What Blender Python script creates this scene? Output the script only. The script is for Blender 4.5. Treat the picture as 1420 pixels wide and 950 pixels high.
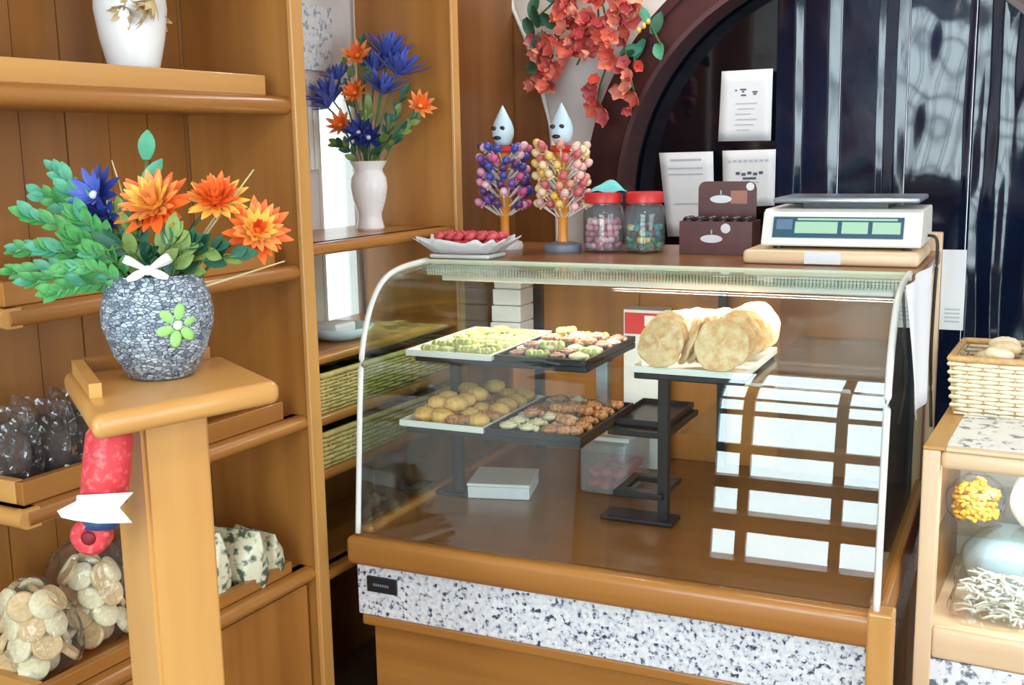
import bpy, bmesh, math, random
from mathutils import Vector, Matrix, Euler
random.seed(7)
for o in list(bpy.data.objects): bpy.data.objects.remove(o)
SC = bpy.context.scene
COL = SC.collection
PI = math.pi
# ------------------------------------------------------------------ camera
F = 1540.0
RIGHT = Vector((0.8793437, 0.4758453, -0.0180521))
DOWN = Vector((0.0661983, -0.1596975, -0.9849439))
FWD = Vector((-0.4715638, 0.8649092, -0.1719291))
CAM = Vector((0, 0, 1.55))
cd = bpy.data.cameras.new('camera'); cam = bpy.data.objects.new('camera', cd); COL.objects.link(cam)
cd.sensor_width = 36; cd.lens = F / 1420 * 36; cd.clip_start = 0.05
UP, BACK = -DOWN, -FWD
cam.matrix_world = Matrix(((RIGHT.x, UP.x, BACK.x, CAM.x), (RIGHT.y, UP.y, BACK.y, CAM.y), (RIGHT.z, UP.z, BACK.z, CAM.z), (0, 0, 0, 1)))
SC.camera = cam
# ------------------------------------------------------------------ world, daylight, exposure
w = bpy.data.worlds.new('world'); SC.world = w; w.use_nodes = True
bg = w.node_tree.nodes['Background']; bg.inputs[0].default_value = (0.86, 0.94, 1.0, 1); bg.inputs[1].default_value = 3.0
def area(name, loc, rot, sx, sy, power, col):
    l = bpy.data.lights.new(name, 'AREA'); l.shape = 'RECTANGLE'; l.size = sx; l.size_y = sy; l.energy = power; l.color = col
    o = bpy.data.objects.new(name, l); COL.objects.link(o); o.location = loc; o.rotation_euler = rot; return o
area('daylight_shopfront', (-0.275, -1.73, 1.34), (PI / 2, 0, 0), 2.35, 2.6, 285, (0.78, 0.91, 1.0))
area('daylight_side_window', (2.39, 0.9, 1.55), (PI / 2, 0, PI / 2), 3.0, 1.9, 70, (0.86, 0.94, 1.0))
SC.view_settings.view_transform = 'Standard'; SC.view_settings.look = 'None'
SC.view_settings.exposure = -0.40; SC.view_settings.gamma = 1.0
SC.view_settings.use_curve_mapping = False

# ------------------------------------------------------------------ pixel helpers (1420 x 950 frame)
def ray(x, y): return RIGHT * ((x - 710) / F) + DOWN * ((y - 475) / F) + FWD
def at(x, y, d): return CAM + ray(x, y) * d
def onz(x, y, z): r = ray(x, y); return CAM + r * ((z - CAM.z) / r.z)
def onx(x, y, v): r = ray(x, y); return CAM + r * ((v - CAM.x) / r.x)
def ony(x, y, v): r = ray(x, y); return CAM + r * ((v - CAM.y) / r.y)

# ------------------------------------------------------------------ materials
def lin(c):
    return tuple(((v / 255) / 12.92 if v / 255 <= 0.04045 else ((v / 255 + 0.055) / 1.055) ** 2.4) for v in c) + (1.0,)
def base(name):
    m = bpy.data.materials.new(name); m.use_nodes = True
    nt = m.node_tree; return m, nt, nt.nodes['Principled BSDF']
def mat(name, rgb, rough=0.5, metal=0.0, rgb2=None, scale=20, stretch=(1, 1, 1), bump=0.0, spec=0.5, detail=4, lo=0.35, hi=0.65, coat=0.0):
    m, nt, p = base(name)
    p.inputs['Roughness'].default_value = rough; p.inputs['Metallic'].default_value = metal
    p.inputs['Specular IOR Level'].default_value = spec; p.inputs['Coat Weight'].default_value = coat
    p.inputs['Base Color'].default_value = lin(rgb)
    if rgb2 or bump:
        tc = nt.nodes.new('ShaderNodeTexCoord'); mp = nt.nodes.new('ShaderNodeMapping'); mp.inputs['Scale'].default_value = stretch
        nz = nt.nodes.new('ShaderNodeTexNoise'); nz.inputs['Scale'].default_value = scale; nz.inputs['Detail'].default_value = detail
        nt.links.new(tc.outputs['Object'], mp.inputs[0]); nt.links.new(mp.outputs[0], nz.inputs['Vector'])
        if rgb2:
            cr = nt.nodes.new('ShaderNodeValToRGB'); cr.color_ramp.elements[0].color = lin(rgb); cr.color_ramp.elements[1].color = lin(rgb2)
            cr.color_ramp.elements[0].position = lo; cr.color_ramp.elements[1].position = hi
            nt.links.new(nz.outputs['Fac'], cr.inputs[0]); nt.links.new(cr.outputs[0], p.inputs['Base Color'])
        if bump:
            b = nt.nodes.new('ShaderNodeBump'); b.inputs['Strength'].default_value = bump; b.inputs['Distance'].default_value = 0.01
            nt.links.new(nz.outputs['Fac'], b.inputs['Height']); nt.links.new(b.outputs[0], p.inputs['Normal'])
    return m
def wood(name, a, b, axis, rough=0.32, scale=14):
    st = [1, 1, 1]; st['xyz'.index(axis)] = 0.07
    m = mat(name, a, rough, rgb2=b, scale=scale, stretch=st, bump=0.06, detail=6, lo=0.3, hi=0.7, coat=0.15)
    return m
W1, W2 = (152, 96, 42), (180, 122, 58)
WD = {ax: wood('honey_wood_' + ax, W1, W2, ax) for ax in 'xyz'}
WL = {ax: wood('light_honey_wood_' + ax, (194, 138, 74), (214, 160, 90), ax) for ax in 'xyz'}
WB = {ax: wood('brown_wood_' + ax, (118, 72, 36), (146, 94, 48), ax, scale=9) for ax in 'xyz'}
WM = {ax: wood('mid_brown_wood_' + ax, (136, 86, 38), (162, 106, 50), ax, scale=11) for ax in 'xyz'}
WP = {ax: wood('pale_beech_' + ax, (226, 190, 150), (238, 208, 172), ax, rough=0.4) for ax in 'xyz'}
def granite(name, tint=(206, 208, 216), dark=(66, 70, 88), sc=110):
    m, nt, p = base(name)
    tc = nt.nodes.new('ShaderNodeTexCoord'); v = nt.nodes.new('ShaderNodeTexVoronoi'); v.inputs['Scale'].default_value = sc
    v2 = nt.nodes.new('ShaderNodeTexNoise'); v2.inputs['Scale'].default_value = sc * 0.8; v2.inputs['Detail'].default_value = 3
    nt.links.new(tc.outputs['Object'], v.inputs['Vector']); nt.links.new(tc.outputs['Object'], v2.inputs['Vector'])
    cr = nt.nodes.new('ShaderNodeValToRGB'); e = cr.color_ramp.elements
    e[0].position = 0.18; e[0].color = lin(dark); e[1].position = 0.36; e[1].color = lin(tint)
    n = e.new(0.27); n.color = lin((150, 152, 166)); n2 = e.new(0.8); n2.color = lin((236, 232, 232))
    sep = nt.nodes.new('ShaderNodeSeparateColor'); nt.links.new(v.outputs['Color'], sep.inputs[0])
    mx = nt.nodes.new('ShaderNodeMath'); mx.operation = 'MULTIPLY_ADD'; mx.inputs[1].default_value = 0.5
    nt.links.new(sep.outputs[0], mx.inputs[0])
    m2 = nt.nodes.new('ShaderNodeMath'); m2.operation = 'MULTIPLY_ADD'; m2.inputs[1].default_value = 1.3; m2.inputs[2].default_value = -0.4
    nt.links.new(v2.outputs['Fac'], m2.inputs[0]); nt.links.new(m2.outputs[0], mx.inputs[2])
    nt.links.new(mx.outputs[0], cr.inputs[0]); nt.links.new(cr.outputs[0], p.inputs['Base Color'])
    p.inputs['Roughness'].default_value = 0.25
    return m
def glass(name, tint=(0.97, 1.0, 0.985), rough=0.0, ior=1.5, haze=0.0, hazecol=(0.9, 0.95, 1, 1), crinkle=0.0):
    m = bpy.data.materials.new(name); m.use_nodes = True; nt = m.node_tree; nt.nodes.clear()
    out = nt.nodes.new('ShaderNodeOutputMaterial'); t = nt.nodes.new('ShaderNodeBsdfTransparent'); t.inputs[0].default_value = tint + (1,)
    g = nt.nodes.new('ShaderNodeBsdfGlossy'); g.inputs['Roughness'].default_value = rough
    ge = nt.nodes.new('ShaderNodeNewGeometry'); dt = nt.nodes.new('ShaderNodeVectorMath'); dt.operation = 'DOT_PRODUCT'
    nt.links.new(ge.outputs['Incoming'], dt.inputs[0]); nt.links.new(ge.outputs['Normal'], dt.inputs[1])
    prev = dt.outputs['Value']; f0 = ((ior - 1) / (ior + 1)) ** 2
    for op, val in (('ABSOLUTE', 0), ('SUBTRACT', 1), ('POWER', 5), ('MULTIPLY_ADD', 1 - f0)):
        n_ = nt.nodes.new('ShaderNodeMath'); n_.operation = op; n_.use_clamp = True
        if op == 'SUBTRACT': n_.inputs[0].default_value = 1; nt.links.new(prev, n_.inputs[1])
        else:
            nt.links.new(prev, n_.inputs[0]); n_.inputs[1].default_value = val
        if op == 'MULTIPLY_ADD': n_.inputs[2].default_value = f0
        prev = n_.outputs[0]
    mx = nt.nodes.new('ShaderNodeMixShader'); nt.links.new(prev, mx.inputs[0])
    if crinkle:
        tc = nt.nodes.new('ShaderNodeTexCoord'); vo = nt.nodes.new('ShaderNodeTexVoronoi'); vo.inputs['Scale'].default_value = 38
        nz = nt.nodes.new('ShaderNodeTexNoise'); nz.inputs['Scale'].default_value = 25
        ad = nt.nodes.new('ShaderNodeMath'); ad.operation = 'ADD'; bp_ = nt.nodes.new('ShaderNodeBump'); bp_.inputs['Strength'].default_value = crinkle; bp_.inputs['Distance'].default_value = 0.02
        nt.links.new(tc.outputs['Object'], vo.inputs['Vector']); nt.links.new(tc.outputs['Object'], nz.inputs['Vector'])
        nt.links.new(vo.outputs['Distance'], ad.inputs[0]); nt.links.new(nz.outputs['Fac'], ad.inputs[1]); nt.links.new(ad.outputs[0], bp_.inputs['Height'])
        nt.links.new(bp_.outputs[0], g.inputs['Normal']); nt.links.new(bp_.outputs[0], dt.inputs[1])
    if haze > 0:
        d = nt.nodes.new('ShaderNodeBsdfDiffuse'); d.inputs[0].default_value = hazecol
        m2 = nt.nodes.new('ShaderNodeMixShader'); m2.inputs[0].default_value = haze
        nt.links.new(t.outputs[0], m2.inputs[1]); nt.links.new(d.outputs[0], m2.inputs[2]); nt.links.new(m2.outputs[0], mx.inputs[1])
    else:
        nt.links.new(t.outputs[0], mx.inputs[1])
    nt.links.new(g.outputs[0], mx.inputs[2]); nt.links.new(mx.outputs[0], out.inputs[0])
    return m
M = {}
M['granite'] = granite('speckled_granite'); M['granite_top'] = granite('pale_granite_top', (228, 230, 234), (110, 118, 130), 60)
M['glass'] = glass('clear_case_glass', ior=1.6); M['side_glass'] = glass('green_side_glass', (0.86, 0.95, 0.92), ior=1.55)
M['jar_glass'] = glass('jar_glass', (0.93, 0.97, 0.98), ior=1.4, haze=0.05)
M['film'] = glass('clear_plastic_film', (0.99, 0.995, 0.99), rough=0.1, ior=1.55, haze=0.025, crinkle=0.5)
M['darkfilm'] = glass('crinkled_clear_film', (0.85, 0.85, 0.84), rough=0.08, ior=1.8, haze=0.03, crinkle=0.9)
M['tub'] = glass('milky_plastic', (0.9, 0.93, 0.95), rough=0.15, ior=1.45, haze=0.22)
M['white'] = mat('white_glaze', (238, 236, 236), 0.25)
M['plaster'] = mat('white_plaster', (228, 224, 220), 0.8, rgb2=(212, 206, 204), scale=6)
M['paper'] = mat('white_paper', (226, 228, 232), 0.7); M['ink'] = mat('grey_ink', (88, 94, 110), 0.8)
M['softink'] = mat('faint_ink', (186, 190, 200), 0.8)
M['black'] = mat('black_metal', (26, 30, 36), 0.35); M['steel'] = mat('steel', (170, 180, 190), 0.3, 0.9)
M['grey'] = mat('grey_plastic', (122, 130, 146), 0.4)
M['ivory'] = mat('ivory_plastic', (232, 232, 224), 0.4); M['blue_panel'] = mat('dark_blue_panel', (52, 88, 108), 0.3)
M['lcd'] = mat('pale_green_lcd', (168, 206, 178), 0.3)
M['red'] = mat('red_plastic', (206, 52, 50), 0.35); M['crimson'] = mat('crimson', (180, 40, 56), 0.5, rgb2=(216, 92, 98), scale=60)
M['maroon'] = mat('maroon_gloss_paint', (58, 30, 32), 0.35, rgb2=(74, 40, 40), scale=5)
M['choc'] = mat('chocolate_card', (82, 36, 34), 0.4, rgb2=(98, 46, 42), scale=9); M['cocoa'] = mat('dark_chocolate', (40, 26, 30), 0.35)
M['teal'] = mat('teal_cloth', (110, 200, 196), 0.6); M['gold'] = mat('orange_plastic', (232, 150, 60), 0.35)
M['navy'] = mat('navy_ribbon', (48, 72, 112), 0.5); M['cord'] = mat('dark_cord', (48, 42, 42), 0.5)
M['blackfilm'] = mat('black_plastic_sheet', (9, 17, 36), 0.09, rgb2=(16, 30, 56), scale=5, stretch=(1, 1, 0.5), bump=0.12, spec=0.6)
M['darkglass'] = mat('black_window_glass', (8, 12, 22), 0.08, spec=0.6)
M['wicker'] = mat('pale_wicker', (230, 214, 184), 0.6, rgb2=(242, 230, 206), scale=80)
M['bwicker'] = mat('yellow_wicker', (186, 164, 100), 0.6, rgb2=(206, 188, 126), scale=60)
M['rim'] = mat('tan_wicker_rim', (196, 152, 98), 0.6, rgb2=(216, 176, 122), scale=70)
M['biscuit'] = mat('golden_biscuit', (222, 168, 108), 0.7, rgb2=(240, 212, 166), scale=3.5, bump=0.15)
M['bun'] = mat('yellow_pastry', (214, 160, 76), 0.6, rgb2=(232, 196, 118), scale=3.5, bump=0.2)
M['brown_pastry'] = mat('browned_pastry', (160, 96, 58), 0.6, rgb2=(204, 150, 104), scale=3.5, bump=0.2)
M['green_pastry'] = mat('pistachio_pastry', (150, 160, 92), 0.6, rgb2=(206, 204, 140), scale=3.5, bump=0.2)
M['pink_pastry'] = mat('rose_brown_pastry', (140, 84, 82), 0.6, rgb2=(196, 150, 132), scale=3.5, bump=0.2)
M['cream_cookie'] = mat('cream_cookie', (222, 208, 164), 0.7, rgb2=(238, 228, 196), scale=3.5)
M['tan_cookie'] = mat('tan_cookie', (206, 172, 122), 0.7, rgb2=(222, 194, 150), scale=3.5)
M['greenleaf'] = mat('fresh_green_leaf', (46, 128, 68), 0.5, rgb2=(98, 172, 92), scale=18)
M['darkleaf'] = mat('deep_green_leaf', (34, 84, 66), 0.5, rgb2=(60, 112, 84), scale=18)
M['tealleaf'] = mat('teal_leaf', (56, 138, 110), 0.5, rgb2=(92, 168, 130), scale=18)
M['olive'] = mat('olive_leaf', (104, 130, 64), 0.55, rgb2=(142, 162, 90), scale=18)
M['orange'] = mat('orange_petal', (240, 110, 40), 0.55); M['yellow'] = mat('yellow_petal', (250, 192, 84), 0.55)
M['peach'] = mat('peach_petal', (238, 150, 80), 0.55)
M['blue'] = mat('blue_petal', (58, 76, 168), 0.55, rgb2=(94, 112, 200), scale=30); M['deepblue'] = mat('deep_blue_petal', (36, 50, 128), 0.55)
M['coral'] = mat('coral_petal', (222, 90, 74), 0.55, rgb2=(232, 126, 100), scale=30)
M['rose'] = mat('rose_petal', (208, 84, 92), 0.55, rgb2=(226, 130, 124), scale=30)
M['blush'] = mat('blush_petal', (236, 158, 142), 0.55, rgb2=(236, 130, 96), scale=30)
M['straw'] = mat('dried_straw_flower', (196, 164, 112), 0.7, rgb2=(222, 200, 154), scale=40)
M['stem'] = mat('green_stem', (82, 110, 60), 0.6)
M['twig'] = mat('pale_twig', (196, 176, 128), 0.6)
M['flour'] = mat('white_noodles', (236, 234, 226), 0.7); M['pasta'] = mat('yellow_pasta', (240, 178, 34), 0.5, rgb2=(250, 208, 76), scale=80)
M['greenpatch'] = mat('lime_flower_inlay', (146, 204, 112), 0.4)
M['lace'] = mat('pale_green_lace', (206, 216, 190), 0.7)
M['skyblue'] = mat('pale_blue_plastic', (198, 220, 232), 0.35)
M['whitetrim'] = mat('white_enamel', (232, 234, 230), 0.3)
M['concrete'] = mat('tile_floor', (96, 72, 52), 0.75, rgb2=(112, 86, 62), scale=5)

# mosaic pot
def mosaic():
    m, nt, p = base('grey_mosaic'); tc = nt.nodes.new('ShaderNodeTexCoord')
    mp = nt.nodes.new('ShaderNodeMapping'); mp.inputs['Scale'].default_value = (1, 1, 1.8); nt.links.new(tc.outputs['Object'], mp.inputs[0])
    v = nt.nodes.new('ShaderNodeTexVoronoi'); v.inputs['Scale'].default_value = 115; v.feature = 'DISTANCE_TO_EDGE'
    v2 = nt.nodes.new('ShaderNodeTexVoronoi'); v2.inputs['Scale'].default_value = 115
    nt.links.new(mp.outputs[0], v.inputs['Vector']); nt.links.new(mp.outputs[0], v2.inputs['Vector'])
    sep = nt.nodes.new('ShaderNodeSeparateColor'); nt.links.new(v2.outputs['Color'], sep.inputs[0])
    cr = nt.nodes.new('ShaderNodeValToRGB'); e = cr.color_ramp.elements; e[0].color = lin((92, 106, 124)); e[1].color = lin((190, 202, 212))
    nt.links.new(sep.outputs[0], cr.inputs[0])
    c2 = nt.nodes.new('ShaderNodeValToRGB'); c2.color_ramp.elements[0].position = 0.02; c2.color_ramp.elements[1].position = 0.09
    nt.links.new(v.outputs['Distance'], c2.inputs[0])
    mx = nt.nodes.new('ShaderNodeMix'); mx.data_type = 'RGBA'; mx.inputs[6].default_value = lin((62, 70, 84))
    nt.links.new(c2.outputs[0], mx.inputs[0]); nt.links.new(cr.outputs[0], mx.inputs[7]); nt.links.new(mx.outputs[2], p.inputs['Base Color'])
    b = nt.nodes.new('ShaderNodeBump'); b.inputs['Strength'].default_value = 0.6; b.inputs['Distance'].default_value = 0.004
    nt.links.new(c2.outputs[0], b.inputs['Height']); nt.links.new(b.outputs[0], p.inputs['Normal'])
    p.inputs['Roughness'].default_value = 0.3
    return m
M['mosaic'] = mosaic()

# ------------------------------------------------------------------ mesh helpers
def B(): return bmesh.new()
def box(bm, lo, hi, bev=0.0, seg=2, mtx=None):
    c = [(a + b) / 2 for a, b in zip(lo, hi)]; s = [abs(b - a) for a, b in zip(lo, hi)]
    r = bmesh.ops.create_cube(bm, size=1.0, matrix=Matrix.Translation(c) @ Matrix.Diagonal((*s, 1)))
    vs = r['verts']
    if bev > 0:
        es = list({e for v in vs for e in v.link_edges})
        rb = bmesh.ops.bevel(bm, geom=es, offset=min(bev, min(s) * 0.45), segments=seg, affect='EDGES', profile=0.5)
        vs = list({v for f in rb['faces'] for v in f.verts} | {v for v in vs if v.is_valid})
    if mtx: bmesh.ops.transform(bm, matrix=mtx, verts=[v for v in vs if v.is_valid])
    return bm
def bx(lo, hi, bev=0.0, seg=2, mtx=None): return box(B(), lo, hi, bev, seg, mtx)
def lathe(bm, prof, n=24, center=(0, 0), closed=False):
    rings = []
    for r, z in prof:
        rings.append([bm.verts.new((center[0] + r * math.cos(2 * PI * k / n), center[1] + r * math.sin(2 * PI * k / n), z)) for k in range(n)])
    for a, b in zip(rings, rings[1:]):
        for k in range(n): bm.faces.new((a[k], a[(k + 1) % n], b[(k + 1) % n], b[k]))
    if prof[0][0] > 1e-4: bm.faces.new(list(reversed(rings[0])))
    if closed and prof[-1][0] > 1e-4: bm.faces.new(rings[-1])
    return bm
def tube(bm, pts, r, n=8, taper=None):
    pts = [Vector(p) for p in pts]; rings = []
    for i, p in enumerate(pts):
        t = (pts[min(i + 1, len(pts) - 1)] - pts[max(i - 1, 0)]).normalized()
        u = t.cross(Vector((0, 0, 1)));
        if u.length < 0.2: u = t.cross(Vector((0, 1, 0)))
        u.normalize(); v = t.cross(u)
        rr = r if taper is None else r + (taper - r) * i / max(1, len(pts) - 1)
        rings.append([bm.verts.new(p + (u * math.cos(2 * PI * k / n) + v * math.sin(2 * PI * k / n)) * rr) for k in range(n)])
    for a, b in zip(rings, rings[1:]):
        for k in range(n): bm.faces.new((a[k], b[k], b[(k + 1) % n], a[(k + 1) % n]))
    bm.faces.new(rings[0]); bm.faces.new(list(reversed(rings[-1])))
    return bm
def prism(bm, poly, axis, a, b):
    """poly of 2D points in the two other axes, extruded along axis from a to b"""
    def mk(p, t):
        return {'x': (t, p[0], p[1]), 'y': (p[0], t, p[1]), 'z': (p[0], p[1], t)}[axis]
    v0 = [bm.verts.new(mk(p, a)) for p in poly]; v1 = [bm.verts.new(mk(p, b)) for p in poly]
    n = len(poly); bm.faces.new(list(reversed(v0))); bm.faces.new(v1)
    for k in range(n): bm.faces.new((v0[k], v0[(k + 1) % n], v1[(k + 1) % n], v1[k]))
    bmesh.ops.recalc_face_normals(bm, faces=bm.faces)
    return bm
def grid(bm, fn, nu, nv, thick=0.0):
    vs = [[bm.verts.new(fn(i / nu, j / nv)) for j in range(nv + 1)] for i in range(nu + 1)]
    for i in range(nu):
        for j in range(nv): bm.faces.new((vs[i][j], vs[i + 1][j], vs[i + 1][j + 1], vs[i][j + 1]))
    if thick:
        bmesh.ops.recalc_face_normals(bm, faces=bm.faces)
        bmesh.ops.solidify(bm, geom=list(bm.faces), thickness=thick)
    return bm
def ell(bm, c, r, seg=12, rings=8, jit=0.0):
    res = bmesh.ops.create_uvsphere(bm, u_segments=seg, v_segments=rings, radius=1.0)
    for v in res['verts']:
        k = 1 + random.uniform(-jit, jit)
        v.co = Vector((c[0] + v.co.x * r[0] * k, c[1] + v.co.y * r[1] * k, c[2] + v.co.z * r[2] * k))
    return bm
def mesh(name, bm, smooth=False):
    me = bpy.data.meshes.new(name); bm.to_mesh(me); bm.free()
    if smooth:
        me.polygons.foreach_set('use_smooth', [True] * len(me.polygons))
        if smooth == 'auto': me.set_sharp_from_angle(angle=math.radians(40))
    return me
def obj(name, bm, m, parent=None, smooth=False, mtx=None):
    me = bm if isinstance(bm, bpy.types.Mesh) else mesh(name, bm, smooth)
    if m is not None and len(me.materials) == 0: me.materials.append(m)
    o = bpy.data.objects.new(name, me); COL.objects.link(o)
    if parent: o.parent = parent
    if mtx is not None: o.matrix_local = mtx
    return o
def shared(name, bm, m, smooth=False):
    me = mesh(name, bm, smooth); me.materials.append(m); return me
def tag(o, label, cat, group=None):
    o['label'] = label; o['category'] = cat
    if group: o['group'] = group
    return o
def thing(name, label, cat, loc=(0, 0, 0), rotz=0, group=None):
    o = bpy.data.objects.new(name, None); COL.objects.link(o); o.empty_display_size = 0.05
    o.location = loc; o.rotation_euler = (0, 0, rotz)
    return tag(o, label, cat, group)
def struct(name, bm, m, parent=None, smooth=False):
    o = obj(name, bm, m, parent, smooth)
    if parent is None: o['kind'] = 'structure'
    return o
def TRS(loc, rot=(0, 0, 0), s=1.0):
    sc = (s, s, s) if not hasattr(s, '__len__') else s
    return Matrix.LocRotScale(Vector(loc), Euler(rot), Vector(sc))
def aim(d, roll=0.0):
    """rotation that takes +Z to d"""
    return Vector(d).normalized().to_track_quat('Z', 'Y').to_matrix().to_4x4() @ Matrix.Rotation(roll, 4, 'Z')

# ================================================================== THE ROOM
XL, YB, XR, YF, ZC = -2.05, 3.80, 2.40, -1.70, 2.75
struct('floor', bx((XL - 0.15, YF - 0.15, -0.1), (XR + 0.15, YB + 0.9, 0)), M['concrete'])
struct('ceiling', bx((XL - 0.15, YF - 0.15, ZC), (XR + 0.15, YB + 0.9, ZC + 0.1)), M['plaster'])
# left wall with a narrow window behind the second shelf bay
bm = B(); wy0, wy1, wz0, wz1 = 2.60, 2.775, 1.00, 1.73
box(bm, (XL - 0.03, YF, 0), (XL, wy0, ZC)); box(bm, (XL - 0.03, wy1, 0), (XL, YB + 0.9, ZC))
box(bm, (XL - 0.03, wy0, 0), (XL, wy1, wz0)); box(bm, (XL - 0.03, wy0, wz1), (XL, wy1, ZC))
struct('wall_left', bm, M['plaster'])
wn = obj('window_1', bx((XL - 0.025, wy0, wz0), (XL - 0.02, wy1, wz1)), M['glass']); wn['kind'] = 'structure'
obj('window_frame', box(box(bx((XL - 0.028, wy0, wz0), (XL + 0.006, wy0 + 0.012, wz1)), (XL - 0.028, wy1 - 0.012, wz0), (XL + 0.006, wy1, wz1)), (XL - 0.028, wy0, wz0), (XL + 0.012, wy1, wz0 + 0.02)), M['whitetrim'], wn)
# right wall with side window, front wall with shop window (behind the camera)
bm = B(); y0, y1, z0, z1 = -0.6, 2.4, 0.6, 2.5
box(bm, (XR, YF, 0), (XR + 0.12, y0, ZC)); box(bm, (XR, y1, 0), (XR + 0.12, YB + 0.9, ZC)); box(bm, (XR, y0, 0), (XR + 0.12, y1, z0)); box(bm, (XR, y0, z1), (XR + 0.12, y1, ZC))
struct('wall_right', bm, WB['z'])
bm = B(); x0, x1, z0, z1 = -1.45, 0.90, 0.03, 2.65
box(bm, (XL, YF - 0.12, 0), (x0, YF, ZC)); box(bm, (x1, YF - 0.12, 0), (XR, YF, ZC)); box(bm, (x0, YF - 0.12, 0), (x1, YF, z0)); box(bm, (x0, YF - 0.12, z1), (x1, YF, ZC))
struct('wall_front', bm, WB['z'])
wf = obj('window_2', bx((x0, YF, z0), (x1, YF + 0.006, z1)), M['glass']); wf['kind'] = 'structure'
for xx in (x0, -1.26, -0.76, -0.50, 0.20, x1):
    obj('mullion', bx((xx - 0.03, YF + 0.008, z0), (xx + 0.03, YF + 0.06, z1)), M['black'], wf)
for zz in (0.03, 0.26, 0.50, 0.76, 1.06, 1.42, 2.0, z1):
    obj('window_shelf', bx((x0, YF + 0.008, zz - 0.05), (x1, YF + 0.20, zz + 0.03)), M['black'], wf)
# back wall with the round-headed arch
ACX, ACZ, AR, AW = -0.815, 1.35, 0.79, 0.125
def arch_top(x): return ACZ + math.sqrt(max(0, AR * AR - (x - ACX) ** 2))
bm = B(); NS = 48
box(bm, (XL, YB, 0), (ACX - AR, YB + 0.12, ZC)); box(bm, (ACX + AR, YB, 0), (XR, YB + 0.12, ZC))
for i in range(NS):
    a0 = PI - PI * i / NS; a1 = PI - PI * (i + 1) / NS
    xa, xb = ACX + AR * math.cos(a0), ACX + AR * math.cos(a1)
    prism(bm, [(xa, arch_top(xa)), (xb, arch_top(xb)), (xb, ZC), (xa, ZC)], 'y', YB, YB + 0.12)
struct('wall_back', bm, M['plaster'])
# arch frame: two stepped rings with jambs
def ring(r0, r1, ya, yb):
    bm = B(); pts = []
    path = [(ACX - r0, 0, ACX - r1, 0)] + [(ACX + r0 * math.cos(PI - PI * i / 40), ACZ + r0 * math.sin(PI * i / 40), ACX + r1 * math.cos(PI - PI * i / 40), ACZ + r1 * math.sin(PI * i / 40)) for i in range(41)] + [(ACX + r0, 0, ACX + r1, 0)]
    for (ax, az, bx_, bz), (cx, cz, dx, dz) in zip(path, path[1:]):
        prism(bm, [(ax, az), (bx_, bz), (dx, dz), (cx, cz)], 'y', ya, yb)
    return bm
tr = struct('trim_1', ring(AR - 0.005, AR + AW, YB - 0.03, YB - 0.001), M['maroon'])
obj('frame_bead', ring(AR - 0.012, AR + 0.006, YB - 0.04, YB + 0.10), mat('lighter_maroon_bead', (84, 56, 58), 0.35), tr)  # inner bead in a slightly lighter maroon than the frame
obj('frame_bead', ring(AR + AW - 0.03, AR + AW + 0.005, YB - 0.042, YB - 0.002), M['maroon'], tr)
# brown wood panel with a curved edge in the corner, thin white trim along the curve
curve = []
for i in range(25):
    z = ZC - (ZC - 0.0) * i / 24
    dz = max(0, z - 1.34); curve.append((max(XL + 0.004, -1.86 - 1.6 + math.sqrt(max(0, 1.6 ** 2 - dz * dz))), z))
pan = obj('corner_panel', prism(B(), curve + [(XL + 0.003, 0), (XL + 0.003, ZC)], 'y', YB - 0.022, YB - 0.001), WB['z'])
tag(pan, 'brown wooden corner panel with a curved edge beside the white pillar', 'panel')
obj('edge_trim', tube(B(), [(x + 0.004, YB - 0.022, z) for x, z in curve], 0.009, 6), M['whitetrim'], pan, True)
wpl = obj('wall_panel', bx((XL + 0.001, 2.83, 0), (XL + 0.02, YB - 0.03, ZC)), WB['z'])
tag(wpl, 'brown wooden panelling on the wall behind the lollipop stands', 'panel')
# unseen ceiling lamps, added to light the room
for i, (lx, ly) in enumerate(((-0.2, 0.5), (1.5, 0.5), (-1.1, 3.2))):
    t = thing('added_ceiling_lamp', 'added white fluorescent ceiling lamp out of view', 'lamp', (lx, ly, ZC), PI / 2 if i < 2 else 0, 'ceiling lamps')
    obj('housing', bx((-0.6, -0.08, -0.05), (0.6, 0.08, 0), 0.008), M['whitetrim'], t)
    em, nt, p = base('added_lamp_tube'); p.inputs['Emission Color'].default_value = (1, 0.95, 0.88, 1); p.inputs['Emission Strength'].default_value = 10
    obj('tube', tube(B(), [(-0.57, 0, -0.07), (0.57, 0, -0.07)], 0.016, 8), em, t)
    la = area('ceiling_fill_light', (0, 0, -0.09), (0, 0, 0), 1.1, 0.1, 16, (1.0, 0.93, 0.82)); la.parent = t

# ================================================================== SHELVING UNIT (first bay)
XS, XBK = -1.70, -2.03
Y0, Y1 = 1.26, 2.075
SH = [0.53, 0.918, 1.287, 1.68, 2.06]
def nosing(bm, x, z, th, ya, yb, mit=0.0):
    poly = [(x - 0.05, z - th)] + [(x - th / 2 + th / 2 * math.cos(a), z - th / 2 + th / 2 * math.sin(a)) for a in [(-PI / 2 + PI * k / 8) for k in range(9)]] + [(x - 0.05, z)]
    return prism(bm, poly, 'y', ya, yb)
u1 = thing('shelving_unit', 'tall honey wood shelving unit with rounded shelf edges and bags of biscuits', 'shelf', (0, 0, 0))
obj('side_panel', bx((XBK, Y1, 0), (XS - 0.002, Y1 + 0.034, 2.7)), WD['z'], u1)
obj('edge_strip', bx((XS - 0.002, Y1 - 0.004, 0), (XS + 0.012, Y1 + 0.038, 2.7), 0.003), WL['z'], u1)
k = 0; y = 1.0
me = None
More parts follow.
